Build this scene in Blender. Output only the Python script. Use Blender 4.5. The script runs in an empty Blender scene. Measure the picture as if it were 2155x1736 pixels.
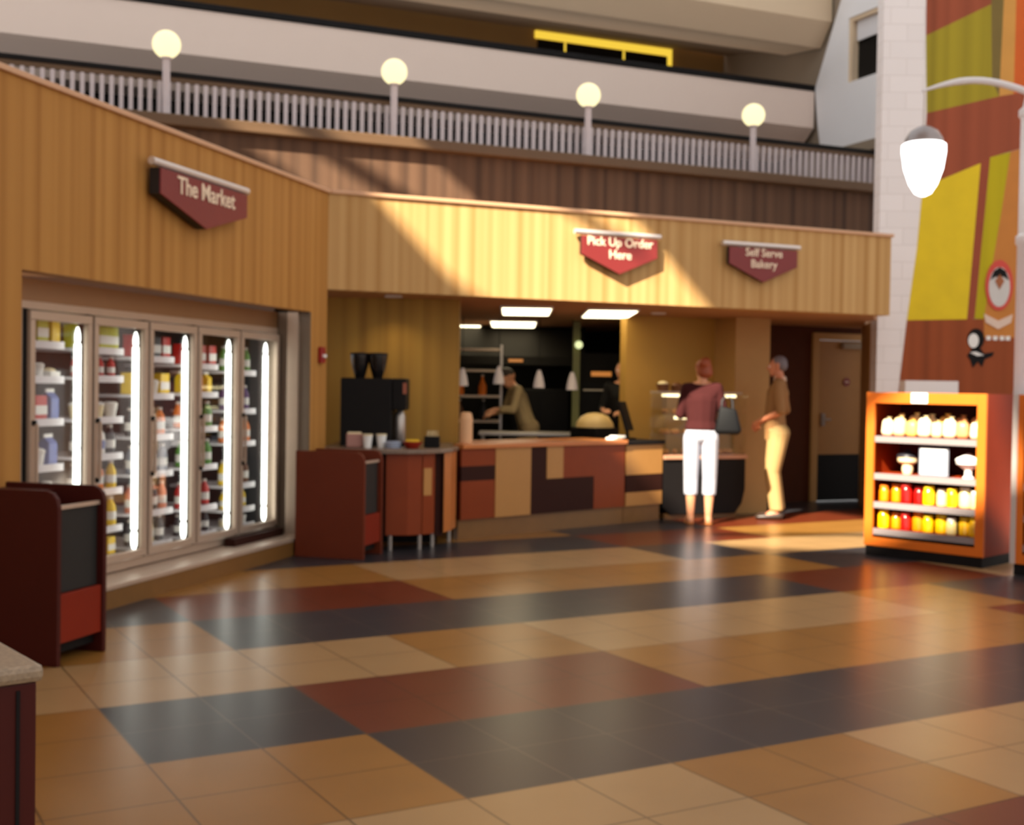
import bpy, bmesh, math, random
from mathutils import Vector, Matrix
from math import pi, sin, cos, radians as rad

random.seed(7)
SC = bpy.context.scene
COL = SC.collection

# ------------------------------------------------------------------ camera
cam_d = bpy.data.cameras.new('camera')
cam = bpy.data.objects.new('camera', cam_d)
COL.objects.link(cam)
P_, R_ = 0.0211373, 0.0155869                 # pitch down, roll
fwd = Vector((0, cos(P_), -sin(P_)))
up = Vector((0, sin(P_), cos(P_)))
rt = Vector((1, 0, 0))
rt2 = rt * cos(R_) + up * sin(R_)
up2 = -rt * sin(R_) + up * cos(R_)
m = Matrix((rt2, up2, -fwd)).transposed().to_4x4()
m.translation = Vector((0, 0, 1.45))
cam.matrix_world = m
cam_d.sensor_width = 36.0
cam_d.lens = 36.0 * 2575.68 / 2155.0
cam_d.clip_start = 0.05
cam_d.clip_end = 200
cam_d.dof.use_dof = True                      # the photograph is focused too near
cam_d.dof.focus_distance = 1.0
cam_d.dof.aperture_fstop = 13.0
SC.camera = cam

# ------------------------------------------------------------------ colour management, sky, sun
SC.view_settings.view_transform = 'Standard'
SC.view_settings.look = 'None'
SC.view_settings.gamma = 1.0
SC.view_settings.use_curve_mapping = False
SC.view_settings.exposure = 0.0

W = bpy.data.worlds.new('sky')
SC.world = W
W.use_nodes = True
bg = W.node_tree.nodes['Background']
bg.inputs['Color'].default_value = (1.0, 0.975, 0.955, 1)
bg.inputs['Strength'].default_value = 1.12

SUN_DIR = Vector((0.9, 1.4, -1.2)).normalized()
sd = bpy.data.lights.new('sun', 'SUN')
sd.energy = 17.5
sd.angle = rad(0.9)
sd.color = (1.0, 0.90, 0.72)
sun = bpy.data.objects.new('sun', sd)
COL.objects.link(sun)
sun.rotation_euler = SUN_DIR.to_track_quat('-Z', 'Y').to_euler()
sun.location = (-12, -14, 18)


# ------------------------------------------------------------------ materials
def S(r, g, b):
    f = lambda c: (c / 255 / 12.92) if c / 255 <= 0.04045 else ((c / 255 + 0.055) / 1.055) ** 2.4
    return (f(r), f(g), f(b), 1.0)


def mat(name, col, rough=0.6, metal=0.0, spec=0.5, vary=0.06, scale=9.0, emit=None, es=0.0, coat=0.0, bump=0.0):
    M = bpy.data.materials.new(name)
    M.use_nodes = True
    nt = M.node_tree
    b = nt.nodes['Principled BSDF']
    b.inputs['Roughness'].default_value = rough
    b.inputs['Metallic'].default_value = metal
    b.inputs['Specular IOR Level'].default_value = spec
    b.inputs['Coat Weight'].default_value = coat
    if vary > 0:
        tc = nt.nodes.new('ShaderNodeTexCoord')
        no = nt.nodes.new('ShaderNodeTexNoise')
        no.inputs['Scale'].default_value = scale
        no.inputs['Detail'].default_value = 3
        mx = nt.nodes.new('ShaderNodeMix')
        mx.data_type = 'RGBA'
        mx.inputs[6].default_value = tuple(c * (1 - vary) for c in col[:3]) + (1,)
        mx.inputs[7].default_value = tuple(min(1, c * (1 + vary)) for c in col[:3]) + (1,)
        nt.links.new(tc.outputs['Object'], no.inputs['Vector'])
        nt.links.new(no.outputs['Fac'], mx.inputs[0])
        nt.links.new(mx.outputs[2], b.inputs['Base Color'])
        if bump > 0:
            bp = nt.nodes.new('ShaderNodeBump')
            bp.inputs['Strength'].default_value = bump
            bp.inputs['Distance'].default_value = 0.01
            nt.links.new(no.outputs['Fac'], bp.inputs['Height'])
            nt.links.new(bp.outputs['Normal'], b.inputs['Normal'])
    else:
        b.inputs['Base Color'].default_value = col
    if emit:
        b.inputs['Emission Color'].default_value = emit
        b.inputs['Emission Strength'].default_value = es
    return M


def stripes(name, c1, c2, c3, period=0.16, rough=0.7):
    """wallpaper of soft vertical stripes along the object's X"""
    M = bpy.data.materials.new(name)
    M.use_nodes = True
    nt = M.node_tree
    b = nt.nodes['Principled BSDF']
    b.inputs['Roughness'].default_value = rough
    b.inputs['Specular IOR Level'].default_value = 0.25
    tc = nt.nodes.new('ShaderNodeTexCoord')
    sx = nt.nodes.new('ShaderNodeSeparateXYZ')
    nt.links.new(tc.outputs['Object'], sx.inputs[0])
    mu = nt.nodes.new('ShaderNodeMath'); mu.operation = 'MULTIPLY'; mu.inputs[1].default_value = 2 * pi / period
    nt.links.new(sx.outputs['X'], mu.inputs[0])
    sn = nt.nodes.new('ShaderNodeMath'); sn.operation = 'SINE'
    nt.links.new(mu.outputs[0], sn.inputs[0])
    ad = nt.nodes.new('ShaderNodeMath'); ad.operation = 'MULTIPLY_ADD'; ad.inputs[1].default_value = 0.5; ad.inputs[2].default_value = 0.5
    nt.links.new(sn.outputs[0], ad.inputs[0])
    no = nt.nodes.new('ShaderNodeTexNoise'); no.noise_dimensions = '1D'
    no.inputs['Scale'].default_value = 1.0 / (period * 0.55); no.inputs['Detail'].default_value = 0.6
    nt.links.new(sx.outputs['X'], no.inputs['W'])
    m1 = nt.nodes.new('ShaderNodeMix'); m1.data_type = 'RGBA'
    m1.inputs[6].default_value = c1; m1.inputs[7].default_value = c2
    nt.links.new(ad.outputs[0], m1.inputs[0])
    m2 = nt.nodes.new('ShaderNodeMix'); m2.data_type = 'RGBA'
    m2.inputs[7].default_value = c3
    cr = nt.nodes.new('ShaderNodeValToRGB')
    cr.color_ramp.elements[0].position = 0.30; cr.color_ramp.elements[1].position = 0.72
    nt.links.new(no.outputs['Fac'], cr.inputs['Fac'])
    nt.links.new(cr.outputs['Color'], m2.inputs[0])
    nt.links.new(m1.outputs[2], m2.inputs[6])
    nt.links.new(m2.outputs[2], b.inputs['Base Color'])
    return M


def glass_mat(name, tint=(1, 1, 1, 1), refl=0.08):
    M = bpy.data.materials.new(name)
    M.use_nodes = True
    nt = M.node_tree
    nt.nodes.remove(nt.nodes['Principled BSDF'])
    out = nt.nodes['Material Output']
    t = nt.nodes.new('ShaderNodeBsdfTransparent'); t.inputs['Color'].default_value = tint
    g = nt.nodes.new('ShaderNodeBsdfGlossy'); g.inputs['Roughness'].default_value = 0.03
    lw = nt.nodes.new('ShaderNodeFresnel'); lw.inputs['IOR'].default_value = 1.45
    mu = nt.nodes.new('ShaderNodeMath'); mu.operation = 'MULTIPLY'; mu.inputs[1].default_value = refl / 0.08 * 0.25
    nt.links.new(lw.outputs[0], mu.inputs[0])
    x = nt.nodes.new('ShaderNodeMixShader')
    nt.links.new(mu.outputs[0], x.inputs['Fac'])
    nt.links.new(t.outputs[0], x.inputs[1])
    nt.links.new(g.outputs[0], x.inputs[2])
    nt.links.new(x.outputs[0], out.inputs['Surface'])
    return M


def frosted(name, col):
    M = bpy.data.materials.new(name)
    M.use_nodes = True
    nt = M.node_tree
    nt.nodes.remove(nt.nodes['Principled BSDF'])
    t = nt.nodes.new('ShaderNodeBsdfTranslucent'); t.inputs['Color'].default_value = col
    nt.links.new(t.outputs[0], nt.nodes['Material Output'].inputs['Surface'])
    return M


def emis(name, col, s):
    return mat(name, (0.02, 0.02, 0.02, 1), 0.5, vary=0, emit=col, es=s)


def tile_mat(name, col, vary, rough, spec=0.36):
    """glazed floor tile: slight cloudiness inside the tile and a grout line round it (floor grid space)"""
    M = bpy.data.materials.new(name)
    M.use_nodes = True
    nt = M.node_tree
    b = nt.nodes['Principled BSDF']
    b.inputs['Roughness'].default_value = rough
    b.inputs['Specular IOR Level'].default_value = spec
    tc = nt.nodes.new('ShaderNodeTexCoord')
    sx = nt.nodes.new('ShaderNodeSeparateXYZ')
    nt.links.new(tc.outputs['Object'], sx.inputs[0])
    edges = []
    for ax in ('X', 'Y'):
        d = nt.nodes.new('ShaderNodeMath'); d.operation = 'DIVIDE'; d.inputs[1].default_value = TILE
        nt.links.new(sx.outputs[ax], d.inputs[0])
        p = nt.nodes.new('ShaderNodeMath'); p.operation = 'PINGPONG'; p.inputs[1].default_value = 0.5
        nt.links.new(d.outputs[0], p.inputs[0])
        edges.append(p)
    mn = nt.nodes.new('ShaderNodeMath'); mn.operation = 'MINIMUM'
    nt.links.new(edges[0].outputs[0], mn.inputs[0]); nt.links.new(edges[1].outputs[0], mn.inputs[1])
    lt = nt.nodes.new('ShaderNodeMath'); lt.operation = 'LESS_THAN'; lt.inputs[1].default_value = 0.010
    nt.links.new(mn.outputs[0], lt.inputs[0])
    no = nt.nodes.new('ShaderNodeTexNoise'); no.inputs['Scale'].default_value = 3.0; no.inputs['Detail'].default_value = 5
    nt.links.new(tc.outputs['Object'], no.inputs['Vector'])
    mx = nt.nodes.new('ShaderNodeMix'); mx.data_type = 'RGBA'
    mx.inputs[6].default_value = tuple(c * (1 - vary) for c in col[:3]) + (1,)
    mx.inputs[7].default_value = tuple(c * (1 + vary) for c in col[:3]) + (1,)
    nt.links.new(no.outputs['Fac'], mx.inputs[0])
    gx = nt.nodes.new('ShaderNodeMix'); gx.data_type = 'RGBA'
    gx.inputs[7].default_value = tuple(c * .42 for c in col[:3]) + (1,) if col[0] > .08 else S(84, 76, 70)
    nt.links.new(lt.outputs[0], gx.inputs[0]); nt.links.new(mx.outputs[2], gx.inputs[6])
    nt.links.new(gx.outputs[2], b.inputs['Base Color'])
    return M


TILE = 0.44826
MAT = dict(
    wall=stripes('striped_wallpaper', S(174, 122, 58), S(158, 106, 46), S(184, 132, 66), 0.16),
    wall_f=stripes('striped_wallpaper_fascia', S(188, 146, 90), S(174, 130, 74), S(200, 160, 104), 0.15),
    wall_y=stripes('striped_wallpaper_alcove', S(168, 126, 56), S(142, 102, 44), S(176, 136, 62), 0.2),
    yellow=mat('mustard_paint', S(176, 132, 54), 0.7, vary=0.04),
    tan=mat('tan_paint', S(178, 134, 76), 0.7, vary=0.05),
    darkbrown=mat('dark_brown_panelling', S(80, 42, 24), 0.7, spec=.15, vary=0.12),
    cap=mat('pale_wood_cap', S(206, 160, 122), 0.5),
    ceiling=mat('ceiling_paint', S(178, 132, 92), 0.8, vary=0.03),
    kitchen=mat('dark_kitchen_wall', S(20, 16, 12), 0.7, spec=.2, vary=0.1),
    cream=mat('cream_plaster', S(230, 208, 194), 0.8, vary=0.02, scale=2),
    taupe=mat('taupe_plaster', S(220, 194, 162), 0.8, vary=0.02, scale=2),
    white=mat('white_plaster', S(236, 232, 232), 0.8, vary=0.02, scale=2),
    balc=stripes('brown_balcony_boards', S(90, 65, 48), S(72, 52, 39), S(104, 77, 58), 0.22),
    ledge=mat('brown_wood_ledge', S(96, 70, 44), 0.6, vary=0.1),
    black=mat('black_paint', S(22, 19, 19), 0.6, spec=.15, vary=0.1),
    gallery=mat('gallery_brown_wall', S(158, 120, 66), 0.8, vary=0.1, scale=1.2),  # colour raised to stand for the light of a hidden lamp
    soffit=mat('grey_soffit', S(146, 128, 108), 0.85, vary=0.06, scale=1.5),
    steel=mat('brushed_steel', S(176, 166, 158), 0.35, metal=0.8, vary=0.06),
    alu=mat('aluminium_trim', S(190, 168, 148), 0.4, metal=0.35, vary=0.05),
    balus=mat('grey_baluster_paint', S(198, 186, 188), 0.5, vary=0.05),
    red=mat('cherry_red_laminate', S(132, 54, 16), 0.45, spec=.25, vary=0.1, scale=5),
    redd=mat('dark_cherry_laminate', S(66, 20, 14), 0.5, spec=.2, vary=0.1, scale=5),
    redb=mat('bright_red_laminate', S(126, 34, 12), 0.5, spec=.2, vary=0.08, scale=5),
    reds=mat('lit_cherry_veneer', S(104, 42, 20), 0.5, spec=.25, vary=0.1, scale=5),  # same cherry as the first station, lightened for the light falling there
    purple=mat('aubergine_laminate', S(52, 26, 20), 0.6, spec=.12, vary=0.06),
    beige=mat('beige_laminate', S(180, 128, 66), 0.45, vary=0.05),
    plinth=mat('brown_plinth_tile', S(122, 84, 40), 0.4, vary=0.1),
    stone=mat('speckled_stone', S(142, 122, 98), 0.4, vary=0.55, scale=110),
    stoned=mat('grey_stone_top', S(120, 100, 84), 0.3, vary=0.25, scale=60),
    topwood=mat('orange_counter_edge', S(196, 116, 56), 0.3, vary=0.08),
    dark=mat('charcoal_plastic', S(22, 19, 18), 0.6, spec=.15, vary=0.1),
    darkdoor=mat('charcoal_flap', S(44, 42, 40), 0.55, spec=.2, vary=0.1),
    signred=mat('burgundy_sign_face', S(124, 34, 32), 0.5, vary=0.04),
    signtext=mat('cream_lettering', S(240, 218, 190), 0.5, vary=0),
    signedge=mat('black_sign_edge', S(24, 18, 18), 0.6, vary=0),
    silver=mat('silver_rail', S(216, 206, 200), 0.35, metal=0.4, vary=0),
    orangewood=mat('orange_beech_veneer', S(214, 108, 30), 0.45, spec=.3, vary=0.08, scale=6),
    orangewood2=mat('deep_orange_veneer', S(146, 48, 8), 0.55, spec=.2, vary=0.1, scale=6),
    shelfgrey=mat('grey_shelf_edge', S(140, 130, 130), 0.45, vary=0.03),
    glass=glass_mat('clear_glass'),
    inside=mat('cooler_liner', S(50, 52, 56), 0.6, vary=0.05),
    tube=emis('fluorescent_tube', (0.97, 1.0, 0.90, 1), 6.0),
    panel=emis('ceiling_light_diffuser', (1.0, 0.86, 0.55, 1), 5.0),
    globe=emis('lit_globe', (1.0, 0.88, 0.48, 1), 1.4),
    lamp=emis('lit_lamp_glass', (1.0, 1.0, 0.98, 1), 4.0),
    slot=emis('lit_slot', (1.0, 0.66, 0.06, 1), 0.95),
    warmbar=emis('warm_light_bar', (1.0, 0.84, 0.46, 1), 3.2),
    heat=emis('orange_strip_glow', (1.0, 0.34, 0.06, 1), 0.5),
    led=emis('green_white_bulb', (0.8, 0.85, 0.42, 1), 1.2),
    whitep=mat('white_paint', S(226, 222, 224), 0.45, vary=0.02),
    paper=mat('white_paper', S(238, 236, 232), 0.7, vary=0.02),
    skin=mat('skin_tan', S(214, 150, 112), 0.55, vary=0.05),
    skin2=mat('skin_ruddy', S(208, 132, 96), 0.55, vary=0.05),
)


# ------------------------------------------------------------------ mesh helpers
class MB:
    def __init__(s):
        s.bm = bmesh.new()

    def box(s, x0, x1, y0, y1, z0, z1):
        v = [s.bm.verts.new(p) for p in ((x0, y0, z0), (x1, y0, z0), (x1, y1, z0), (x0, y1, z0),
                                         (x0, y0, z1), (x1, y0, z1), (x1, y1, z1), (x0, y1, z1))]
        for f in ((3, 2, 1, 0), (4, 5, 6, 7), (0, 1, 5, 4), (1, 2, 6, 5), (2, 3, 7, 6), (3, 0, 4, 7)):
            s.bm.faces.new([v[i] for i in f])
        return s

    def prism(s, pts, a0, a1, axis='z'):
        """extrude a 2-D outline; axis z: (x,y), axis y: (x,z), axis x: (y,z)"""
        def P(p, a):
            return {'z': (p[0], p[1], a), 'y': (p[0], a, p[1]), 'x': (a, p[0], p[1])}[axis]
        A = [s.bm.verts.new(P(p, a0)) for p in pts]
        B = [s.bm.verts.new(P(p, a1)) for p in pts]
        n = len(pts)
        s.bm.faces.new(A); s.bm.faces.new(B[::-1])
        for i in range(n):
            s.bm.faces.new([A[i], B[i], B[(i + 1) % n], A[(i + 1) % n]])
        return s

    def lathe(s, prof, c=(0, 0, 0), n=20, axis='z', sx=1.0, sy=1.0):
        rings = []
        for r, h in prof:
            ring = []
            for k in range(n):
                a = 2 * pi * k / n
                p = (r * cos(a) * sx, r * sin(a) * sy, h)
                if axis == 'x':
                    p = (h, r * cos(a), r * sin(a))
                elif axis == 'y':
                    p = (r * cos(a), h, r * sin(a))
                ring.append(s.bm.verts.new((p[0] + c[0], p[1] + c[1], p[2] + c[2])))
            rings.append(ring)
        for a, b in zip(rings, rings[1:]):
            for k in range(n):
                s.bm.faces.new([a[k], a[(k + 1) % n], b[(k + 1) % n], b[k]])
        s.bm.faces.new(rings[0][::-1]); s.bm.faces.new(rings[-1])
        return s

    def cyl(s, c, r, h, n=20, r2=None):
        return s.lathe([(r, 0), (r if r2 is None else r2, h)], c, n)

    def ball(s, c, r, n=20, sz=1.0):
        k = max(6, n // 2)
        pr = [(max(1e-4, r * sin(pi * i / k)), -r * cos(pi * i / k) * sz) for i in range(k + 1)]
        return s.lathe(pr, c, n)

    def tube(s, pts, r, n=10):
        pts = [Vector(p) for p in pts]
        rr = r if isinstance(r, (list, tuple)) else [r] * len(pts)
        rings = []
        ref = Vector((0, 0, 1))
        for i, p in enumerate(pts):
            t = (pts[min(i + 1, len(pts) - 1)] - pts[max(i - 1, 0)]).normalized()
            if abs(t.dot(ref)) > 0.95:
                ref = Vector((1, 0, 0))
            a = t.cross(ref).normalized(); b = t.cross(a).normalized()
            rings.append([s.bm.verts.new(p + (a * cos(2 * pi * k / n) + b * sin(2 * pi * k / n)) * rr[i]) for k in range(n)])
        for a, b in zip(rings, rings[1:]):
            for k in range(n):
                s.bm.faces.new([a[k], a[(k + 1) % n], b[(k + 1) % n], b[k]])
        s.bm.faces.new(rings[0][::-1]); s.bm.faces.new(rings[-1])
        return s

    def hull(s, *ells):
        """convex hull of ellipsoids (centre, (rx,ry,rz)): one tapered limb or trunk piece"""
        vs = []
        for c, r in ells:
            r = (r, r, r) if isinstance(r, (int, float)) else r
            for i in range(9):
                th = pi * i / 8
                for k in range(12 if 0 < i < 8 else 1):
                    ph = 2 * pi * k / 12
                    vs.append(s.bm.verts.new((c[0] + r[0] * sin(th) * cos(ph), c[1] + r[1] * sin(th) * sin(ph), c[2] + r[2] * cos(th))))
        g = bmesh.ops.convex_hull(s.bm, input=vs)
        kill = [v for v in g['geom_interior'] if isinstance(v, bmesh.types.BMVert)] + [v for v in g['geom_unused'] if isinstance(v, bmesh.types.BMVert)]
        bmesh.ops.delete(s.bm, geom=list(set(kill)), context='VERTS')
        return s

    def build(s, name, material, parent=None, M=None, bev=0.0, smooth=False, sub=0):
        bmesh.ops.recalc_face_normals(s.bm, faces=s.bm.faces)
        me = bpy.data.meshes.new(name)
        s.bm.to_mesh(me); s.bm.free()
        ms = material if isinstance(material, (list, tuple)) else [material]
        for q in ms:
            me.materials.append(q)
        if smooth:
            for p in me.polygons:
                p.use_smooth = True
        o = bpy.data.objects.new(name, me)
        COL.objects.link(o)
        if parent:
            o.parent = parent
        if M is not None:
            o.matrix_world = M
        if bev > 0:
            b = o.modifiers.new('bevel', 'BEVEL'); b.width = bev; b.segments = 2; b.limit_method = 'ANGLE'
        if smooth:
            try:
                me.set_sharp_from_angle(angle=rad(40))
            except Exception:
                pass
        return o


def tag(o, label=None, cat=None, group=None, kind=None):
    if label: o['label'] = label
    if cat: o['category'] = cat
    if group: o['group'] = group
    if kind: o['kind'] = kind
    return o


def thing(name, label, cat, M, group=None):
    o = bpy.data.objects.new(name, None)
    o.empty_display_size = 0.1
    COL.objects.link(o)
    o.matrix_world = M
    return tag(o, label, cat, group)


def TR(x, y, z=0, a=0.0):
    return Matrix.Translation((x, y, z)) @ Matrix.Rotation(a, 4, 'Z')


def bake(o):
    dg = bpy.context.evaluated_depsgraph_get()
    dg.update()
    me = bpy.data.meshes.new_from_object(o.evaluated_get(dg))
    o.modifiers.clear()
    o.data = me


def dup(root, M, label=None, group=None):
    r = root.copy(); COL.objects.link(r); r.matrix_world = M
    if label: r['label'] = label
    if group: r['group'] = group
    for ch in list(root.children):
        c = ch.copy(); COL.objects.link(c); c.parent = r
        for g in ch.children:
            d = g.copy(); COL.objects.link(d); d.parent = c
    return r


def text_mesh(body, size, bold=0.004, depth=0.004, align='CENTER', spacing=1.0):
    cu = bpy.data.curves.new('lettering', 'FONT')
    cu.body = body; cu.size = size; cu.align_x = align; cu.align_y = 'CENTER'
    cu.extrude = depth; cu.offset = bold; cu.space_line = spacing
    o = bpy.data.objects.new('lettering', cu)
    COL.objects.link(o)
    dg = bpy.context.evaluated_depsgraph_get(); dg.update()
    me = bpy.data.meshes.new_from_object(o.evaluated_get(dg))
    bpy.data.objects.remove(o)
    return me


ORD = ['first', 'second', 'third', 'fourth', 'fifth', 'sixth', 'seventh', 'eighth', 'ninth', 'tenth', 'eleventh', 'twelfth']

# frames: F = along the sign fascia (x right, y back), L = along the cooler wall (x away from the street side, y into the wall)
CX, CY = -1.65, 10.85
AF = math.atan2(0.393, 0.92)
AL = math.atan2(0.963, 0.27)
MF = TR(CX, CY, 0, AF)
ML = TR(CX, CY, 0, AL)
F = lambda x, y, z=0, a=0.0: MF @ TR(x, y, z, a)
L = lambda x, y, z=0, a=0.0: ML @ TR(x, y, z, a)


def struct(name, mb, material, M=None, bev=0.0):
    return tag(mb.build(name, material, None, M, bev), kind='structure')


# ------------------------------------------------------------------ floor: coloured patches of square tiles
GA = 0.5232699
tiles = [tile_mat('cream_tile', S(162, 128, 86), 0.10, 0.30), tile_mat('mustard_tile', S(146, 101, 46), 0.14, 0.30),
         tile_mat('rust_tile', S(100, 42, 22), 0.12, 0.30, 0.30), tile_mat('slate_tile', S(50, 49, 53), 0.14, 0.30, 0.28)]
# band (first row), then (up to column, colour): c cream, m mustard, r rust, d slate
PATCH = {
    6: [(-4, 'd'), (4, 'c'), (12, 'r'), (18, 'c')], 4: [(-2, 'm'), (0, 'c'), (4, 'c'), (6, 'm'), (12, 'c'), (16, 'm')],
    2: [(2, 'm'), (14, 'd'), (18, 'c')], 0: [(0, 'm'), (2, 'd'), (6, 'r'), (13, 'm'), (16, 'r')],
    -2: [(4, 'c'), (6, 'm'), (12, 'c'), (14, 'm'), (18, 'd')], -4: [(2, 'm'), (12, 'd'), (16, 'r'), (22, 'c')],
    -6: [(2, 'd'), (6, 'r'), (14, 'm'), (18, 'd'), (24, 'r')], -8: [(6, 'm'), (12, 'c'), (14, 'd'), (22, 'c')],
    -10: [(0, 'm'), (12, 'd'), (16, 'r'), (24, 'm')], -12: [(12, 'm'), (16, 'd'), (26, 'r')],
    -14: [(12, 'm'), (28, 'd')], -16: [(12, 'm'), (30, 'd')]}
CI = dict(c=0, m=1, r=2, d=3)


def tile_col(i, j):
    b = (j // 2) * 2
    if b in PATCH:
        for lim, c in PATCH[b]:
            if i < lim:
                return CI[c]
    h = (i // 4 * 7 + b // 2 * 5) % 9
    return [0, 1, 3, 1, 0, 2, 1, 3, 0][h]


fm = MB()
vg = {}


def gv(i, j):
    if (i, j) not in vg:
        vg[i, j] = fm.bm.verts.new((i * TILE, -j * TILE, 0))
    return vg[i, j]


for i in range(-22, 44):
    for j in range(-36, 34):
        f = fm.bm.faces.new([gv(i, j + 1), gv(i + 1, j + 1), gv(i + 1, j), gv(i, j)])
        f.material_index = tile_col(i, j)
struct('floor', fm, tiles, TR(-1.80787, 5.37859, 0, GA))

# ------------------------------------------------------------------ room shell
OX0, OX1, OZ = -4.12, -0.33, 2.065            # cooler opening in the wall
struct('wall_left', MB().box(-9.0, OX0, 0, .12, 0, 3.13).box(OX1, 0, 0, .12, 0, 3.13).box(OX0, OX1, 0, .12, OZ, 3.13), MAT['wall'], ML)
struct('trim_1', MB().box(-9.0, .02, -.025, .14, 3.13, 3.165), MAT['cap'], ML, .006)
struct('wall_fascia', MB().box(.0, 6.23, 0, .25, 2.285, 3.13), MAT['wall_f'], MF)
struct('trim_2', MB().box(.02, 6.25, -.025, .28, 3.13, 3.165), MAT['cap'], MF, .006)
struct('ceiling', MB().prism([(-3, .25), (6.2, .25), (6.88, 1.0), (7.0, 1.36), (7.72, 2.2), (8.8, 3.0), (8.8, 8.5), (-3, 8.5)], 2.30, 2.42), MAT['ceiling'], MF)
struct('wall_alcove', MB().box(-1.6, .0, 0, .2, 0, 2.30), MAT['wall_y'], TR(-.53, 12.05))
struct('wall_bakery', MB().box(4.06, 6.02, 1.95, 2.1, 0, 2.30), MAT['yellow'], MF)
struct('wall_pillar', MB().box(5.26, 5.74, 1.5, 1.95, 0, 2.30), MAT['tan'], MF)
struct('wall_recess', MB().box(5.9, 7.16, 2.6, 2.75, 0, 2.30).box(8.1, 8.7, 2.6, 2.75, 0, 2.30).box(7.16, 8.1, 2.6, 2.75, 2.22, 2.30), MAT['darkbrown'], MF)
struct('wall_recess_side', MB().prism([(4.52, 15.9), (4.62, 15.9), (4.42, 14.82), (4.32, 14.82)], 0, 2.30), MAT['tan'])
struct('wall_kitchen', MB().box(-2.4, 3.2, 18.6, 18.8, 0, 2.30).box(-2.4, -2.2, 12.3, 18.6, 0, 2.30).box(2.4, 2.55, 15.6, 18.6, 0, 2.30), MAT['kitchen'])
struct('wall_balcony', MB().box(-6, 10.5, 3.3, 3.5, 2.42, 4.24), MAT['balc'], MF)
struct('trim_3', MB().box(-6, 10.5, 3.17, 3.75, 4.24, 4.37), MAT['ledge'], MF, .02)
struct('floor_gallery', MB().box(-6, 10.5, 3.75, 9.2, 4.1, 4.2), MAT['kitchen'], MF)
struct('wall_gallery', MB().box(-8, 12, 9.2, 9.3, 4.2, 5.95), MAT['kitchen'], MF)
# parapet of the floor above, with a slanting underside, and its dark rail
struct('wall_parapet', MB().prism([(8.0, 6.28), (8.0, 6.95), (8.25, 6.95), (8.25, 6.45), (9.3, 6.1), (9.3, 5.85), (8.55, 5.85)], -12, 11.15, 'x'), [MAT['cream']], MF)
struct('trim_4', MB().box(-12, 11.15, 7.97, 8.2, 6.952, 7.06), MAT['black'], MF, .02)
struct('wall_parapet_upper', MB().prism([(7.6, 8.12), (7.6, 9.3), (7.9, 9.3), (7.9, 8.3), (9.0, 7.86), (7.9, 7.72)], 2.0, 11.2, 'x'), MAT['taupe'], MF)
struct('ceiling_gallery', MB().prism([(7.9, 7.78), (11.11, 8.36), (11.11, 8.6), (8.6, 8.5)], -12, 11.6, 'x'), MAT['soffit'], MF)
struct('wall_gallery_upper', MB().box(-12, 12, 11.2, 11.4, 6.0, 8.6), MAT['gallery'], MF)
# white end wall with its window hole
EW = 11.15
ew = MB()
ew.prism([(7.06, 8.8), (7.29, 8.42), (7.99, 7.0), (7.90, 6.35), (7.78, 5.79), (7.06, 5.79)], EW, EW + .08, 'x')
ew.box(EW, EW + .3, 3.0, 7.06, 5.79, 6.90).box(EW, EW + .3, 3.0, 7.06, 8.03, 9.8).box(EW, EW + .3, 3.0, 6.0, 6.9, 8.03)
struct('wall_gallery_end', MB().box(EW + .09, EW + .4, 7.07, 11.5, 5.0, 9.8), MAT['soffit'], MF)
struct('wall_end', ew, MAT['white'], MF)
struct('wall_end_lower', MB().box(EW + .5, EW + .7, 2.5, 9.0, 3.0, 5.79).box(EW - .02, EW + .5, 3.0, 7.8, 5.62, 5.79), MAT['soffit'], MF)
w1 = struct('window_1', MB().box(EW + .16, EW + .19, 6.0, 7.06, 6.9, 8.03), MAT['kitchen'], MF)
MB().box(EW + .02, EW + .22, 6.98, 7.06, 6.9, 8.03).box(EW + .02, EW + .22, 6.0, 6.98, 7.96, 8.03).build('window_frame', MAT['taupe'], w1, MF)
MB().box(EW + .10, EW + .14, 6.0, 6.95, 7.62, 7.96).build('window_blind', MAT['whitep'], w1, MF)


def block_wall(name, col, grout):
    M = mat(name, col, 0.85, vary=0)
    nt = M.node_tree; b = nt.nodes['Principled BSDF']
    tc = nt.nodes.new('ShaderNodeTexCoord')
    mp = nt.nodes.new('ShaderNodeMapping'); mp.inputs['Rotation'].default_value = (rad(-90), 0, 0)
    br = nt.nodes.new('ShaderNodeTexBrick')
    br.inputs['Color1'].default_value = col; br.inputs['Color2'].default_value = tuple(c * .95 for c in col[:3]) + (1,)
    br.inputs['Mortar'].default_value = grout; br.inputs['Scale'].default_value = 1.0
    br.inputs['Brick Width'].default_value = 0.4; br.inputs['Row Height'].default_value = 0.2; br.inputs['Mortar Size'].default_value = 0.006
    nt.links.new(tc.outputs['Object'], mp.inputs[0]); nt.links.new(mp.outputs[0], br.inputs[0])
    nt.links.new(br.outputs['Color'], b.inputs['Base Color'])
    return M


struct('wall_right', MB().box(4.32, 9.5, 14.55, 14.8, 0, 9.6), block_wall('white_block', S(240, 234, 233), S(226, 219, 217)))
struct('wall_low', MB().box(4.30, 4.88, 13.4, 13.6, 0, 1.585), MAT['white'])
struct('baseboard_left', MB().box(-9.0, OX0, -.015, 0, 0, .11).box(OX1, 0, -.015, 0, 0, .11), MAT['plinth'], ML)

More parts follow.
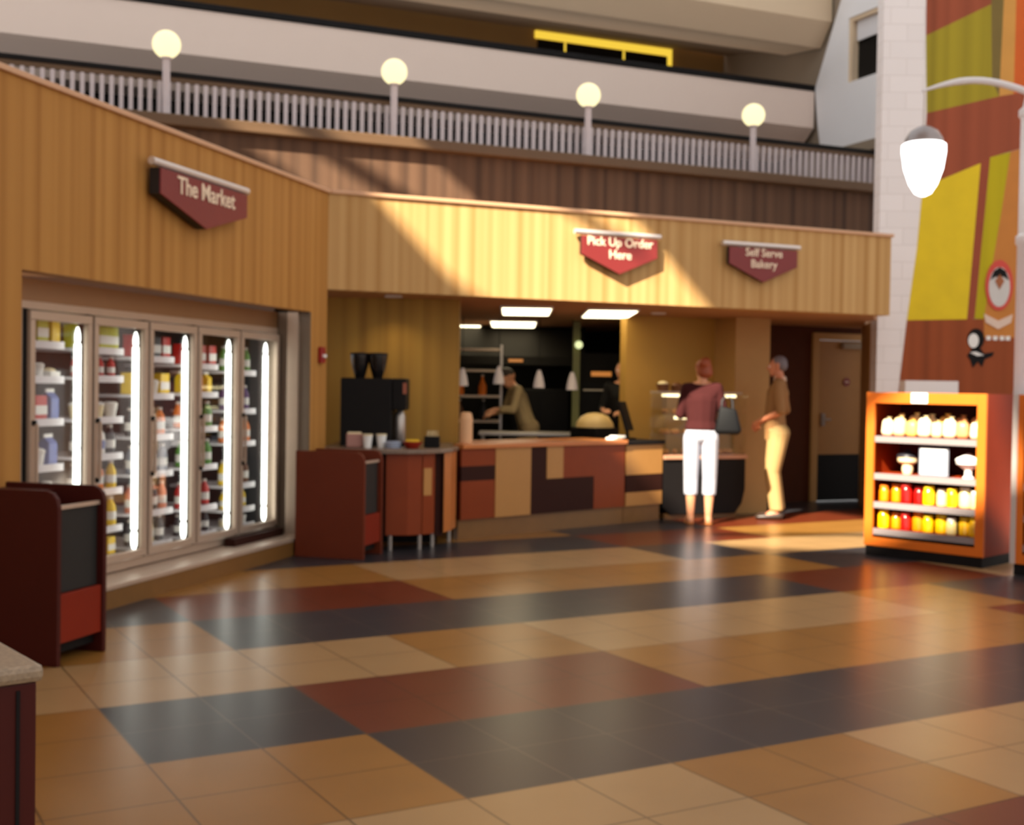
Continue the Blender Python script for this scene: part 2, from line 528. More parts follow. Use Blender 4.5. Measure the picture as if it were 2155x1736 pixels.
# added unseen roof slab, its hole cut to shape the sun patches
hole = [(-7.8, 6.92), (-5.45, 7.97), (-5.2, 7.6), (-3.98, 3.95), (-3.8, 3.2), (-2.3, 0.4), (-2.9, -1.15), (-5.7, -0.45), (-5.45, 1.3),
        (-5.75, 2.0), (-6.36, 2.32), (-6.53, 2.95), (-7.25, 6.7)]
rm = MB()
outer = [(-16, -16), (4, -16), (4, 9.5), (-16, 9.5)]
for loop in (outer, hole):
    vs = [rm.bm.verts.new((x, y, 10.0)) for x, y in loop]
    for a, b in zip(vs, vs[1:] + vs[:1]):
        rm.bm.edges.new((a, b))
bmesh.ops.triangle_fill(rm.bm, use_beauty=True, edges=rm.bm.edges[:])
g = bmesh.ops.extrude_face_region(rm.bm, geom=rm.bm.faces[:])
bmesh.ops.translate(rm.bm, verts=[v for v in g['geom'] if isinstance(v, bmesh.types.BMVert)], vec=(0, 0, .15))
struct('ceiling_sun_mask', rm, MAT['white'])
struct('roof_diffuser', MB().box(-16, 7, 9.5, 23, 10.0, 10.04), frosted('added_diffuser_sheet', (.50, .53, .58, 1)))  # unseen translucent sheet added to spread sunlight onto the parapets
struct('sun_mask_bars', MB().prism([(-8.0, 7.95), (-8.0, 7.78), (-5.0, 6.6), (-5.0, 6.78)], 9.98, 10.1)  # unseen bars added across the hole to cast dark streaks
       .prism([(-6.0, .42), (-3.0, .75), (-3.0, .90), (-6.0, .56)], 9.98, 10.1)
       .prism([(-6.8, 5.0), (-4.2, 3.6), (-4.2, 3.5), (-6.8, 4.9)], 9.98, 10.1), MAT['white'])


# ------------------------------------------------------------------ lettered signs
def sign(name, label, M, w, zt, zs, zt_tip, lines, size, thick=.07, off=.05):
    """five-sided plate hanging under a round rail; front faces -Y, back edge stands off the wall"""
    r = thing(name, label, 'sign', M)
    h = w / 2
    y1 = -off; y0 = y1 - thick
    pts = [(-h, zt), (h, zt), (h, zs), (0, zt_tip), (-h, zs)]
    MB().prism(pts, y0 + .012, y1, 'y').build('backing', MAT['signedge'], r)
    MB().prism([(x * .985, z) for x, z in pts], y0, y0 + .014, 'y').build('face_panel', MAT['signred'], r, bev=.003)
    MB().tube([(-h - .06, y0 + .03, zt + .035), (h + .04, y0 + .03, zt + .035)], .026, 12).build('top_rail', MAT['silver'], r, smooth=True)
    for x in (-h * .6, h * .6):
        MB().tube([(x, y0 + .04, zt + .01), (x, 0, zt + .01)], .012, 8).build('bracket', MAT['silver'], r)
    me = text_mesh('\n'.join(lines), size, bold=size * .012)
    me.materials.append(MAT['signtext'])
    t = bpy.data.objects.new('lettering', me); COL.objects.link(t); t.parent = r
    zc = zt - (zt - zs) * (.5 if len(lines) == 1 else .62)
    t.matrix_local = Matrix.Translation((0, y0 - .002, zc)) @ Matrix.Rotation(rad(90), 4, 'X')
    return r


sign('market_sign', 'burgundy sign with one line of lettering on the wall above the glass cooler', L(-2.29, 0, 0), 1.2, 2.85, 2.68, 2.52, ['The Market'], .165, .08, .03)
sign('order_sign', 'sunlit burgundy sign with two lines of lettering above the kitchen opening', F(2.87, 0, 0), .84, 2.91, 2.73, 2.555, ['Pick Up Order', 'Here'], .120, .04, .05)
sign('bakery_sign', 'shaded burgundy two-line sign at the end of the fascia over the door recess', F(4.53, 0, 0), .84, 2.90, 2.73, 2.555, ['Self Serve', 'Bakery'], .115, .04, .05)

# fire alarm beside the cooler
fa = thing('fire_alarm', 'small red fire alarm pull box on the wall end beside the cooler', 'alarm', L(-.145, 0, 1.63))
MB().box(-.04, .04, -.04, 0, 0, .14).build('housing', mat('alarm_red', S(150, 26, 22), .4), fa, bev=.006)
MB().box(-.025, .025, -.055, -.04, .05, .075).build('pull_handle', MAT['paper'], fa)

# ------------------------------------------------------------------ glass door cooler in the wall
CXm = -2.04
ck = thing('display_cooler', 'long five-door glass cooler lit by white tubes, set into the striped wall', 'cooler', L(CXm, .3, 0))
X = lambda x: x - CXm
MB().box(X(-4.1), X(-.345), -.3, .75, 0, .12).build('base', MAT['plinth'], ck)
MB().box(X(-4.1), X(-.345), -.305, -.02, .12, .15).build('sill', MAT['alu'], ck, bev=.004)
MB().box(X(-1.3), X(-.45), -.12, -.03, .15, .21).build('sill_reflection', MAT['purple'], ck)  # aubergine strip stands for a dark reflection on the sill
MB().box(X(-3.78), X(-.355), -.0, .07, .15, .215).box(X(-3.78), X(-.355), -.0, .07, 1.875, 1.925).box(X(-3.78), X(-3.705), 0, .07, .215, 1.875) \
    .box(X(-.39), X(-.355), 0, .07, .215, 1.875).build('frame', MAT['alu'], ck, bev=.004)
MB().box(X(-4.1), X(-.345), .01, .05, 1.925, 2.06).build('header', mat('header_metal', S(150, 112, 76), .4, metal=.3), ck)
MB().box(X(-4.1), X(-.345), .72, .75, .12, 2.06).box(X(-4.1), X(-3.79), .07, .72, .12, 2.06).box(X(-.39), X(-.345), .07, .72, .12, 2.06) \
    .box(X(-3.79), X(-.39), .07, .72, 1.93, 2.06).build('liner', MAT['inside'], ck)
MB().box(X(-.35), X(-.332), -.3, -.0, .12, 2.06).build('side_jamb', mat('dull_steel_jamb', S(120, 104, 88), .45, metal=.4), ck)
MB().box(X(-.375), X(-.35), -.2, -.1, .12, 2.06).build('corner_post', MAT['alu'], ck)
DX = [-3.70, -3.055, -2.40, -1.735, -1.07, -.37]
TX = [-3.13, -2.465, -1.81, -1.15, -.51]
SH = [[.30, .50, .72, .90, 1.19, 1.46, 1.68], [.24, .44, .70, .94, 1.19, 1.47, 1.66], [.26, .50, .78, 1.05, 1.35, 1.62],
      [.26, .47, .79, 1.09, 1.36, 1.58], [.26, .40, .60, .95, 1.22, 1.54]]
d0 = None
for k in range(5):
    w = DX[k + 1] - DX[k] - .026
    if k < 5:
        MB().box(X(DX[k]) - .02, X(DX[k]) + .02, -.006, .07, .215, 1.875).build('gasket', MAT['dark'], ck)
        dm = MB().box(0, w, -.035, 0, .225, .275).box(0, w, -.035, 0, 1.81, 1.865).box(0, .045, -.035, 0, .275, 1.81).box(w - .045, w, -.035, 0, .275, 1.81)
        d = dm.build('door', MAT['alu'], ck, bev=.004)
        d.location = (X(DX[k]) + .013, 0, 0)
        MB().box(.045, w - .045, -.022, -.014, .275, 1.81).build('pane', MAT['glass'], d)
        for hz in (.78, 1.17):
            MB().box(.012, .034, -.055, -.035, hz, hz + .03).build('handle_mount', MAT['dark'], d)
        MB().box(.015, .031, -.07, -.055, .80, 1.18).build('handle', MAT['alu'], d)
    tb = MB().lathe([(.010, .27), (.020, .30), (.021, .385), (.013, .39), (.013, .405), (.021, .41), (.021, 1.0), (.017, 1.003), (.017, 1.013), (.021, 1.016), (.021, 1.68), (.012, 1.69), (.018, 1.71), (.016, 1.75), (.006, 1.79)], (X(TX[k]), .035, 0), 14)
    tb.build('light_tube', MAT['tube'], ck, smooth=True)
    for z in SH[k]:
        MB().box(X(DX[k] + .03), X(TX[k] - .06), .10, .62, z - .02, z).box(X(DX[k] + .03), X(TX[k] - .06), .09, .10, z - .035, z + .012).build('shelf', MAT['whitep'], ck)

# goods in the cooler: one of each kind, then copies
goods_mats = {n: mat('pack_' + n, c, .45, vary=.05) for n, c in dict(
    white=S(232, 228, 220), cream=S(232, 214, 170), red=S(190, 36, 32), orange=S(232, 120, 24), yellow=S(236, 196, 30), lime=S(190, 190, 50), green=S(80, 140, 50),
    blue=S(96, 110, 170), purple=S(96, 60, 110), brown=S(110, 66, 36), grey=S(120, 124, 136), dark=S(42, 42, 50), salmon=S(220, 130, 100), clear=S(170, 176, 176)).items()}
capm = mat('bottle_cap', S(210, 200, 190), .4, vary=0)


def proto(kind, colour):
    r = bpy.data.objects.new(kind, None); COL.objects.link(r)
    r['category'] = {'juice_bottle': 'bottle', 'drink_carton': 'carton', 'food_cup': 'cup', 'snack_tray': 'food tray', 'snack_box': 'box'}[kind]
    c = goods_mats[colour]
    if kind == 'juice_bottle':
        MB().lathe([(.028, 0), (.034, .006), (.034, .10), (.03, .12), (.014, .15), (.014, .158)], n=14).build('bottle_body', c, r, smooth=True)
        MB().cyl((0, 0, .158), .016, .018, 12).build('cap', capm, r)
        MB().lathe([(.0345, .035), (.0345, .085)], n=14).build('wrapper', goods_mats['white' if colour != 'white' else 'blue'], r, smooth=True)
    elif kind == 'drink_carton':
        MB().box(-.036, .036, -.036, .036, 0, .12).prism([(-.036, .12), (.036, .12), (0, .155)], -.036, .036, 'x').build('carton_body', c, r, bev=.003)
        MB().box(-.036, .036, -.004, .004, .15, .172).build('top_fin', goods_mats['white'], r)
    elif kind == 'food_cup':
        MB().lathe([(.032, 0), (.042, .075)], n=16).build('cup_body', c, r, smooth=True)
        MB().lathe([(.045, .075), (.045, .083), (.03, .095)], n=16).build('lid', goods_mats['white'], r, smooth=True)
    elif kind == 'snack_tray':
        MB().prism([(-.05, 0), (.05, 0), (.056, .04), (-.056, .04)], -.05, .05, 'y').build('tray', goods_mats['white'], r, bev=.003)
        MB().ball((0, 0, .038), .046, 12, .6).build('filling', c, r, smooth=True)
    else:
        MB().box(-.048, .048, -.04, .04, 0, .135).build('box_body', c, r, bev=.003)
        MB().box(-.049, .049, -.041, -.039, .03, .08).build('front_print', goods_mats['white' if colour not in ('white', 'cream') else 'red'], r)
    return r


KN = dict(b='juice_bottle', c='drink_carton', u='food_cup', t='snack_tray', x='snack_box')
WORDS = dict(b='bottle', c='drink carton', u='lidded cup', t='food tray', x='box')
STOCK = [
    ['x orange,x orange,x red,x orange', 'x orange,x red,x orange,x orange', 'u white,u cream,u white,u blue', 'c blue,c white,u white,c blue', 'x red,c white,x red,c blue', 't cream,t white,u white', 'x lime,x dark,x lime,c yellow'],
    ['x yellow,x lime,x yellow', 'b yellow,b purple,b yellow,b yellow', 'b dark,b orange,b orange,b yellow', 'b dark,b grey,b white', 'u cream,u white,u cream,u white', 'b red,b dark,b red', 'x lime,x yellow,x lime'],
    ['b dark,b grey,b cream', 'b salmon,b grey,b dark,b salmon', 'b grey,b clear,b grey', 'b dark,b blue,b grey,b orange', 'x yellow,x yellow,u white', 'x red,x red,x dark'],
    ['b dark,b brown,b dark', 'b red,b brown,b dark,b red', 'b green,b clear,b green', 'b orange,c orange,b orange,b green', 'c yellow,x orange,c orange', 'x red,u white,x red'],
    ['u cream,u white', 'b yellow,b lime,b brown', 'b yellow,b brown', 'b orange,b lime,b yellow', 'b purple,c white,b white', 'b green,u white,b green']]
protos = {}
for k in range(5):
    for si, row in enumerate(STOCK[k]):
        z = SH[k][si]
        items = row.split(',')
        x0, x1 = DX[k] + .09, TX[k] - .10
        want = max(len(items), int((x1 - x0) / .104) + 1)
        items = (items * 3)[:want]
        top = SH[k][si + 1] - .04 if si + 1 < len(SH[k]) else 1.9
        for n_, it in enumerate(items):
            kd, colr = it.split()
            x = x0 + (x1 - x0) * (n_ / max(1, len(items) - 1))
            sc_ = min(1.15, (top - z) / .185)
            Mx = L(x, .3 + .170 + random.uniform(-.01, .02), z + .003, random.uniform(-.06, .06)) @ Matrix.Scale(max(.7, sc_), 4)
            lab = f'{colr} {WORDS[kd]}, {ORD[len(items) - 1 - n_]} from the light tube, {ORD[si]} shelf up, {ORD[4 - k]} cooler door'
            grp = f'goods on the {ORD[si]} shelf of the {ORD[4 - k]} cooler door'
            if (kd, colr) not in protos:
                o = proto(KN[kd], colr); o.matrix_world = Mx; o['label'] = lab; o['group'] = grp
                protos[kd, colr] = o
            else:
                dup(protos[kd, colr], Mx, lab, grp)


# ------------------------------------------------------------------ waste stations
def waste_station(label, M, panel, low):
    """origin: front corner at the foot nearest the visitor; x along the wall, y to the wall"""
    r = thing('waste_station', label, 'bin', M)
    w, d, h = .42, .62, .888

    def arch(x):
        return [(0, 0), (d, 0), (d, h), (.07, h), (.035, h - .012), (.01, h - .04), (0, h - .08)]
    for x in (0, w - .03):
        MB().prism(arch(0), x, x + .03, 'x').build('side_panel', MAT[panel], r, bev=.004)
    MB().box(.03, w - .03, .04, .06, .36, .80).build('door', MAT['darkdoor'], r, bev=.005)
    MB().box(.03, w - .03, .025, .045, .79, .81).build('door_trim', MAT['alu'], r)
    MB().box(.03, w - .03, .012, .04, .11, .36).build('lower_panel', MAT[low], r, bev=.003)
    MB().box(.03, w - .03, .06, d, .05, .78).build('bin_body', MAT['dark'], r)
    MB().box(.03, w - .03, .30, d, .78, .86).build('tray_shelf', MAT['redd'], r)
    return r


waste_station('dark cherry waste station with arched sides standing next to the stone-topped counter corner', TR(-2.27, 6.13, 0, AL), 'redd', 'redb')
waste_station('cherry waste station beside the coffee counter and fire alarm wall', TR(-1.206, 10.06, 0, AL), 'reds', 'redb')

# stone-topped counter in front
tb = thing('stone_top_counter', 'dark red counter with a speckled stone top and bare rounded corner', 'counter', TR(-.913, 2.403, 0, math.atan2(.77, -.63)))
# local x runs along one edge away, local y along the other edge (to the street side)
MB().box(0, 1.2, 0, 1.2, .853, .888).build('worktop', MAT['stone'], tb, bev=.012)
MB().box(.012, 1.17, .012, 1.17, 0, .853).build('cabinet_body', MAT['redd'], tb, bev=.004)
MB().box(.008, .013, .045, .052, .02, .84).build('panel_seam', MAT['black'], tb)

# ------------------------------------------------------------------ coffee counter
cc = thing('coffee_counter', 'curved coffee counter with grey stone top and cherry front on metal legs', 'counter', TR(-.9, 10.9))
G = lambda pts: [(x + .9, y - 10.9) for x, y in pts]
slab = [(-1.60, 10.70), (-1.12, 10.58), (-.90, 10.60), (-.74, 10.68), (-.62, 10.82), (-.53, 11.05), (-.49, 11.36), (-.52, 11.42), (-.60, 11.60), (-.58, 12.04), (-1.68, 12.04), (-1.68, 10.95)]
MB().prism(G(slab), .85, .888).build('worktop', MAT['stoned'], cc, bev=.006)
MB().prism(G([(-1.09, 10.64), (-.90, 10.66), (-.78, 10.73), (-.78, 11.2), (-1.09, 11.2)]), .135, .85).build('curved_front', MAT['red'], cc, bev=.004)
MB().prism(G([(-.775, 10.735), (-.68, 10.84), (-.68, 11.2), (-.775, 11.2)]), .135, .85).build('curved_front', MAT['red'], cc, bev=.004)
MB().prism(G([(-.765, 10.738), (-.70, 10.81), (-.705, 10.82), (-.77, 10.748)]), .48, .72).build('inlay_panel', MAT['beige'], cc)
MB().prism(G([(-.60, 10.95), (-.545, 11.12), (-.51, 11.40), (-.60, 11.40)]), .13, .85).build('end_panel', MAT['topwood'], cc, bev=.004)
MB().prism(G([(-.675, 10.95), (-.61, 11.0), (-.61, 11.6), (-.675, 11.6)]), .10, .85).build('recessed_panel', MAT['purple'], cc)
MB().prism(G([(-1.6, 11.25), (-.68, 11.25), (-.68, 11.35), (-1.6, 11.35)]), 0, .85).build('back_panel', MAT['black'], cc)
for x, y in ((-1.05, 10.70), (-.80, 10.79), (-.70, 10.98), (-.57, 11.36)):
    MB().cyl((x + .9, y - 10.9, 0), .018, .15, 12).build('leg', MAT['steel'], cc, smooth=True)

# coffee brewer with two bean hoppers
cb = thing('coffee_brewer', 'tall black coffee brewer with two bean hoppers on the coffee counter', 'coffee machine', TR(-1.33, 11.35, .888))
MB().box(-.235, .23, -.2, .22, 0, .62).build('body', MAT['dark'], cb, bev=.012)
MB().box(.23, .36, -.17, .2, .33, .62).build('brew_head', MAT['dark'], cb, bev=.012)
MB().box(.23, .37, -.18, .2, 0, .03).build('drip_tray', MAT['dark'], cb, bev=.005)
MB().lathe([(.05, .03), (.055, .04), (.055, .27), (.04, .31), (.03, .33)], (.29, .0, 0), 16).build('urn', MAT['steel'], cb, smooth=True)
MB().box(.33, .365, -.172, -.168, .48, .58).build('glowing_panel', mat('amber_panel', S(150, 74, 40), .4), cb)
hop = mat('smoked_hopper', S(22, 20, 20), .12, vary=0)
for x in (-.085, .08):
    h = MB().lathe([(.045, .62), (.05, .64), (.075, .72), (.088, .80), (.09, .835)], (x, 0, 0), 18).build('bean_hopper', hop, cb, smooth=True)
    MB().lathe([(.094, .835), (.094, .85), (.03, .857)], (x, 0, 0), 18).build('hopper_lid', MAT['dark'], h, smooth=True)

# recessed downlights in the alcove ceiling
for x, y, e, lab in ((-1.15, 11.72, 9, 'recessed downlight in the alcove ceiling above the coffee brewer'), (1.62, 13.72, 9, 'recessed downlight in the ceiling above the bakery case')):
    r = thing('downlight', lab, 'ceiling light', TR(x, y, 2.30), 'recessed downlights')
    MB().lathe([(.085, 0), (.085, -.012), (.065, -.012), (.06, -.004)], n=20).build('trim_ring', MAT['whitep'], r)
    ld = bpy.data.lights.new('downlight_lamp', 'SPOT'); ld.energy = e; ld.spot_size = rad(125); ld.spot_blend = .9; ld.shadow_soft_size = .05; ld.color = (1, .80, .42)
    lo = bpy.data.objects.new('downlight_lamp', ld); COL.objects.link(lo); lo.parent = r; lo.location = (0, 0, -.03)

# small things on the coffee counter
ZC = .889
nb = thing('napkin_holder', 'pinkish napkin holder at the wall end of the coffee counter', 'napkin holder', TR(-1.40, 10.90, ZC, .2))
MB().box(-.07, .07, -.06, .06, 0, .015).box(-.07, .07, -.06, -.045, 0, .12).box(-.07, .07, .045, .06, 0, .12).build('holder', mat('pink_tin', S(170, 120, 108), .5), nb, bev=.004)
MB().box(-.06, .06, -.043, .043, .016, .135).build('napkin_stack', goods_mats['cream'], nb)
for i, (x, y, lab) in enumerate(((-1.275, 10.82, 'white paper cup standing next to the pinkish napkin holder'), (-1.16, 10.90, 'second white paper cup, next to the pale blue lid stack'))):
    c = thing('paper_cup', lab, 'cup', TR(x, y, ZC), 'paper cups on the coffee counter')
    MB().lathe([(.032, 0), (.045, .11)], n=18).build('cup_body', MAT['paper'], c, smooth=True)
    MB().lathe([(.048, .11), (.048, .12), (.042, .122)], n=18).build('rim', goods_mats['cream'], c, smooth=True)
ls = thing('lid_stack', 'low stack of pale blue cup lids in front of the coffee brewer', 'cup lids', TR(-1.05, 10.86, ZC))
MB().lathe([(.07, 0), (.075, .01), (.07, .02), (.075, .03), (.07, .04), (.075, .05), (.06, .06)], n=20).build('lids', mat('pale_blue_plastic', S(150, 160, 180), .4), ls, smooth=True)
rb = thing('condiment_bowl', 'red bowl filled with yellow sachets on the coffee counter', 'bowl', TR(-.88, 10.85, ZC))
MB().lathe([(.05, 0), (.055, .005), (.085, .05), (.088, .06)], n=22).build('bowl', mat('red_bowl', S(150, 36, 16), .35), rb, smooth=True)
mb = MB()
for i in range(16):
    a = random.uniform(0, 6.28); q = random.uniform(0, .055)
    x, y = q * cos(a), q * sin(a)
    mb.box(x - .02, x + .02, y - .008, y + .008, .052, .07 + random.uniform(0, .012))
mb.build('sachets', goods_mats['yellow'], rb)
cd = thing('black_caddy', 'black caddy of stirrers between the red bowl and the kitchen wall', 'caddy', TR(-.72, 11.08, ZC))
MB().box(-.07, .07, -.05, .05, 0, .10).build('caddy_body', MAT['dark'], cd, bev=.006)
mb = MB()
for i in range(9):
    x = -.05 + i * .0125
    mb.tube([(x, random.uniform(-.03, .03), .09), (x + random.uniform(-.01, .01), 0, .15)], .003, 6)
mb.build('stirrer_bunch', goods_mats['cream'], cd)
cy = thing('cup_tower', 'tall pale stack of nested cups standing where the kitchen counter begins', 'cups', TR(-.435, 11.66, .9))
MB().lathe([(.058, 0), (.062, .01)] + [q for i in range(8) for q in ((.064, .02 + i * .03), (.06, .035 + i * .03))] + [(.05, .29), (.03, .30)], n=20).build('cups', mat('peach_paper', S(226, 176, 130), .6), cy, smooth=True)

# ------------------------------------------------------------------ service counter with patchwork front
AK = math.atan2(.685, .728)
sc = thing('service_counter', 'long serving counter with a patchwork front of cherry, beige and aubergine panels', 'counter', TR(-.47, 11.5, 0, AK))
cut = lambda y0, y1, e: [(0, y0), (2.33, y0), (2.33, y1), (.62, y1), (.38, .40 + e), (0, .10 + e)]
MB().prism(cut(.03, .60, 0), .18, .86).build('carcass', MAT['redd'], sc)
MB().prism(cut(.035, .60, 0), 0, .185).build('plinth', MAT['plinth'], sc)
MB().prism(cut(-.03, .64, .01), .855, .90).build('worktop', MAT['topwood'], sc, bev=.006)
for (x0, x1, z0, z1, mm) in ((0, .435, .69, .855, 'red'), (0, .435, .55, .69, 'purple'), (0, .435, .185, .55, 'red'), (.435, .914, .185, .855, 'beige'),
                             (.914, 1.133, .53, .855, 'purple'), (.914, 1.833, .185, .53, 'purple'), (1.133, 1.372, .53, .855, 'beige'),
                             (1.372, 2.318, .53, .855, 'red'), (1.833, 2.318, .185, .53, 'red')):
    MB().box(x0 + .002, x1 - .002, -.005 if mm == 'beige' else 0, .03, z0, z1).build('front_panel', MAT[mm], sc)
s2 = thing('till_counter', 'short beige counter section with one aubergine band beside the bakery case', 'counter', TR(-.47, 11.5, 0, AK) @ TR(2.34, 0, 0))
MB().box(0, .60, .03, .58, .185, .84).build('carcass', MAT['beige'], s2)
MB().box(0, .60, .035, .58, 0, .185).build('plinth', MAT['plinth'], s2)
MB().box(0, .60, 0, .03, .52, .84).build('front_panel', MAT['beige'], s2)
MB().box(0, .60, 0, .03, .33, .52).build('front_panel', MAT['purple'], s2)
MB().box(0, .60, 0, .03, .185, .33).build('front_panel', MAT['beige'], s2)
MB().box(-.0, .62, -.02, .60, .84, .885).build('worktop', MAT['black'], s2, bev=.005)
ps = thing('till_screen', 'dark tilted till screen on the counter section beside the bakery case', 'till', TR(1.30, 13.50, .885, AK + .5))
MB().box(-.08, .08, -.06, .08, 0, .02).build('foot', MAT['dark'], ps, bev=.005)
MB().tube([(0, .02, .02), (0, .04, .2)], .02).build('stem', MAT['dark'], ps)
MB().prism([(-.02, .10), (.02, .10), (.12, .42), (.08, .42)], -.14, .14, 'x').build('screen', MAT['dark'], ps, bev=.006)
pp = thing('paper_pile', 'small untidy pile of white papers beside the till screen', 'papers', TR(1.12, 13.16, .901, AK))
MB().box(-.09, .06, -.05, .06, 0, .02).box(-.05, .09, -.06, .05, .02, .04).build('sheet_stack', MAT['paper'], pp)

# ------------------------------------------------------------------ bakery case
bc = thing('bakery_case', 'lit glass bakery case on a black curved base beside the tan pillar', 'display case', F(4.12, 1.16, 0))
bw = 1.08
MB().prism([(.0, .14), (.10, .05), (.95, .05), (1.04, .16), (bw, .32), (bw, .67), (0, .67)], .0, .30, 'y').build('base', MAT['black'], bc, bev=.01)
MB().box(.05, bw - .08, .05, .30, 0, .06).build('plinth', MAT['plinth'], bc)
MB().box(-.0, bw + .01, -.03, .33, .67, .715).build('ledge', mat('rose_ledge', S(186, 136, 108), .4), bc, bev=.006)
MB().box(.0, .03, .0, .32, .715, 1.40).box(bw - .03, bw, 0, .32, .715, 1.40).box(0, bw, .29, .32, .715, 1.40).build('glass_side', MAT['glass'], bc)
MB().prism([(.005, .715), (.015, .715), (.125, 1.40), (.115, 1.40)], .03, bw - .03, 'x').build('front_glass', MAT['glass'], bc)
MB().box(.0, bw, .09, .32, 1.40, 1.425).build('top', MAT['alu'], bc, bev=.003)
for z in (.93, 1.16):
    MB().box(.03, bw - .03, .10, .29, z, z + .012).build('shelf', MAT['glass'], bc)
for z, x0, x1 in ((1.365, .04, .55), (1.115, .2, .55), (1.365, .62, 1.0)):
    MB().box(x0, x1, .10, .125, z, z + .03).build('light_bar', MAT['warmbar'], bc)
bun = goods_mats['salmon']
pastry = mat('golden_pastry', S(200, 140, 70), .6, vary=.2, scale=30)
p0 = None
for si, (z, n_) in enumerate(((.716, 7), (.943, 7), (1.173, 6))):
    for i in range(n_):
        x = .12 + i * (bw - .24) / (n_ - 1)
        Mx = F(4.12, 1.16, 0) @ TR(x, .20, z, random.uniform(0, 3))
        lab = f'golden pastry, {ORD[i]} from the till, {("bottom", "middle", "top")[si]} level of the bakery case'
        if p0 is None:
            p0 = MB().hull(((-.03, 0, .03), (.035, .03, .028)), ((.03, .0, .03), (.035, .03, .03))).build('pastry', pastry, None, Mx, smooth=True)
            tag(p0, lab, 'pastry', 'pastries in the bakery case')
        else:
            o = p0.copy(); COL.objects.link(o); o.matrix_world = Mx; o['label'] = lab
for i, (x, h, c, nm, lab, ct) in enumerate(((.1, .11, 'cream', 'bread_basket', 'pale basket on top of the bakery case, beside the till', 'basket'),
                                           (.28, .09, 'brown', 'bread_basket', 'brown basket in the middle of the bakery case top', 'basket'), (.46, .08, 'brown', 'bread_basket', 'brown basket behind the woman on the bakery case top', 'basket'))):
    o = thing(nm, lab, ct, F(4.12, 1.16, 0) @ TR(x, .21, 1.426))
    MB().lathe([(.06, 0), (.075, h * .7), (.078, h * .72)], n=16).build('basket', goods_mats['brown'], o, smooth=True)
    MB().ball((0, 0, h * .7), .062, 14, .6).build('loaf', goods_mats[c], o, smooth=True)

# ------------------------------------------------------------------ door in the recess
dr = struct('door_1', MB().box(7.16, 7.26, 2.56, 2.66, 0, 2.22).box(8.0, 8.1, 2.56, 2.66, 0, 2.22).box(7.26, 8.0, 2.56, 2.66, 2.13, 2.22), MAT['tan'], MF, .004)
MB().box(7.27, 7.99, 2.59, 2.64, .62, 2.125).build('door_panel', mat('tan_door_paint', S(160, 112, 54), .6), dr, MF)
MB().box(7.27, 7.99, 2.58, 2.64, .01, .62).build('kick_plate', MAT['dark'], dr, MF)
MB().box(7.62, 7.95, 2.53, 2.59, 2.02, 2.09).build('door_closer', MAT['soffit'], dr, MF, .005)
MB().box(7.31, 7.36, 2.55, 2.59, 1.0, 1.16).tube([(7.335, 2.53, 1.08), (7.43, 2.53, 1.08)], .012).build('door_handle', MAT['steel'], dr, MF)
ds = thing('door_sign', 'small round dark red sign on the tan door in the recess', 'sign', F(7.72, 2.585, 1.58))
MB().lathe([(.055, -.008), (.055, 0)], axis='y', n=20).build('sign_plate', MAT['signred'], ds)
MB().box(-.03, .03, -.011, -.008, -.006, .006).build('sign_bar', MAT['signtext'], ds)

# ------------------------------------------------------------------ kitchen behind the opening
for i, (x, y, lx, ly, lab) in enumerate(((.14, 13.55, .56, 1.2, 'front kitchen ceiling light panel over the aubergine counter panel'), (1.07, 13.78, .56, 1.3, 'front kitchen ceiling light panel beside the mustard bakery wall'),
                                        (-.75, 17.4, .62, 1.2, 'rear kitchen ceiling light panel partly behind the striped alcove wall'), (0.0, 16.4, .62, 1.4, 'rear kitchen ceiling light panel in clear view over the cook'))):
    r = thing('ceiling_light', lab, 'ceiling light', TR(x, y, 2.30), 'kitchen ceiling lights')
    MB().box(-lx / 2, lx / 2, -ly / 2, ly / 2, -.02, 0).build('frame', MAT['whitep'], r)
    MB().box(-lx / 2 + .02, lx / 2 - .02, -ly / 2 + .02, ly / 2 - .02, -.028, -.02).build('diffuser', MAT['panel'], r)

rk = thing('kitchen_rack', 'open kitchen rack with pale shelves behind the striped alcove wall', 'rack', TR(-.48, 16.35))
for x in (-.33, .33):
    for y in (-.2, .2):
        MB().box(x - .015, x + .015, y - .015, y + .015, 0, 2.0).build('post', MAT['steel'], rk)
for z in (.6, 1.0, 1.33, 1.67, 1.95):
    MB().box(-.34, .34, -.21, .21, z - .03, z).build('shelf', MAT['alu'], rk)
for i, (x, z, c, n) in enumerate(((-.22, 1.331, 'orange', 'sauce_bottle'), (.08, 1.331, 'orange', 'sauce_bottle'), (-.22, 1.001, 'brown', 'sauce_bottle'), (.1, 1.001, 'dark', 'sauce_bottle'))):
    o = thing(n, f'{c} sauce bottle, {("outer", "inner")[i % 2]} one on the {"upper" if z > 1.2 else "lower"} shelf of the kitchen rack', 'bottle', TR(-.48 + x, 16.33, z + .002), 'sauce bottles on the kitchen rack')
    MB().lathe([(.05, 0), (.055, .01), (.055, .12), (.02, .2), (.015, .25)], n=14).build('bottle_body', goods_mats[c], o, smooth=True)
    MB().cyl((0, 0, .25), .018, .02, 10).build('cap', MAT['paper'], o)

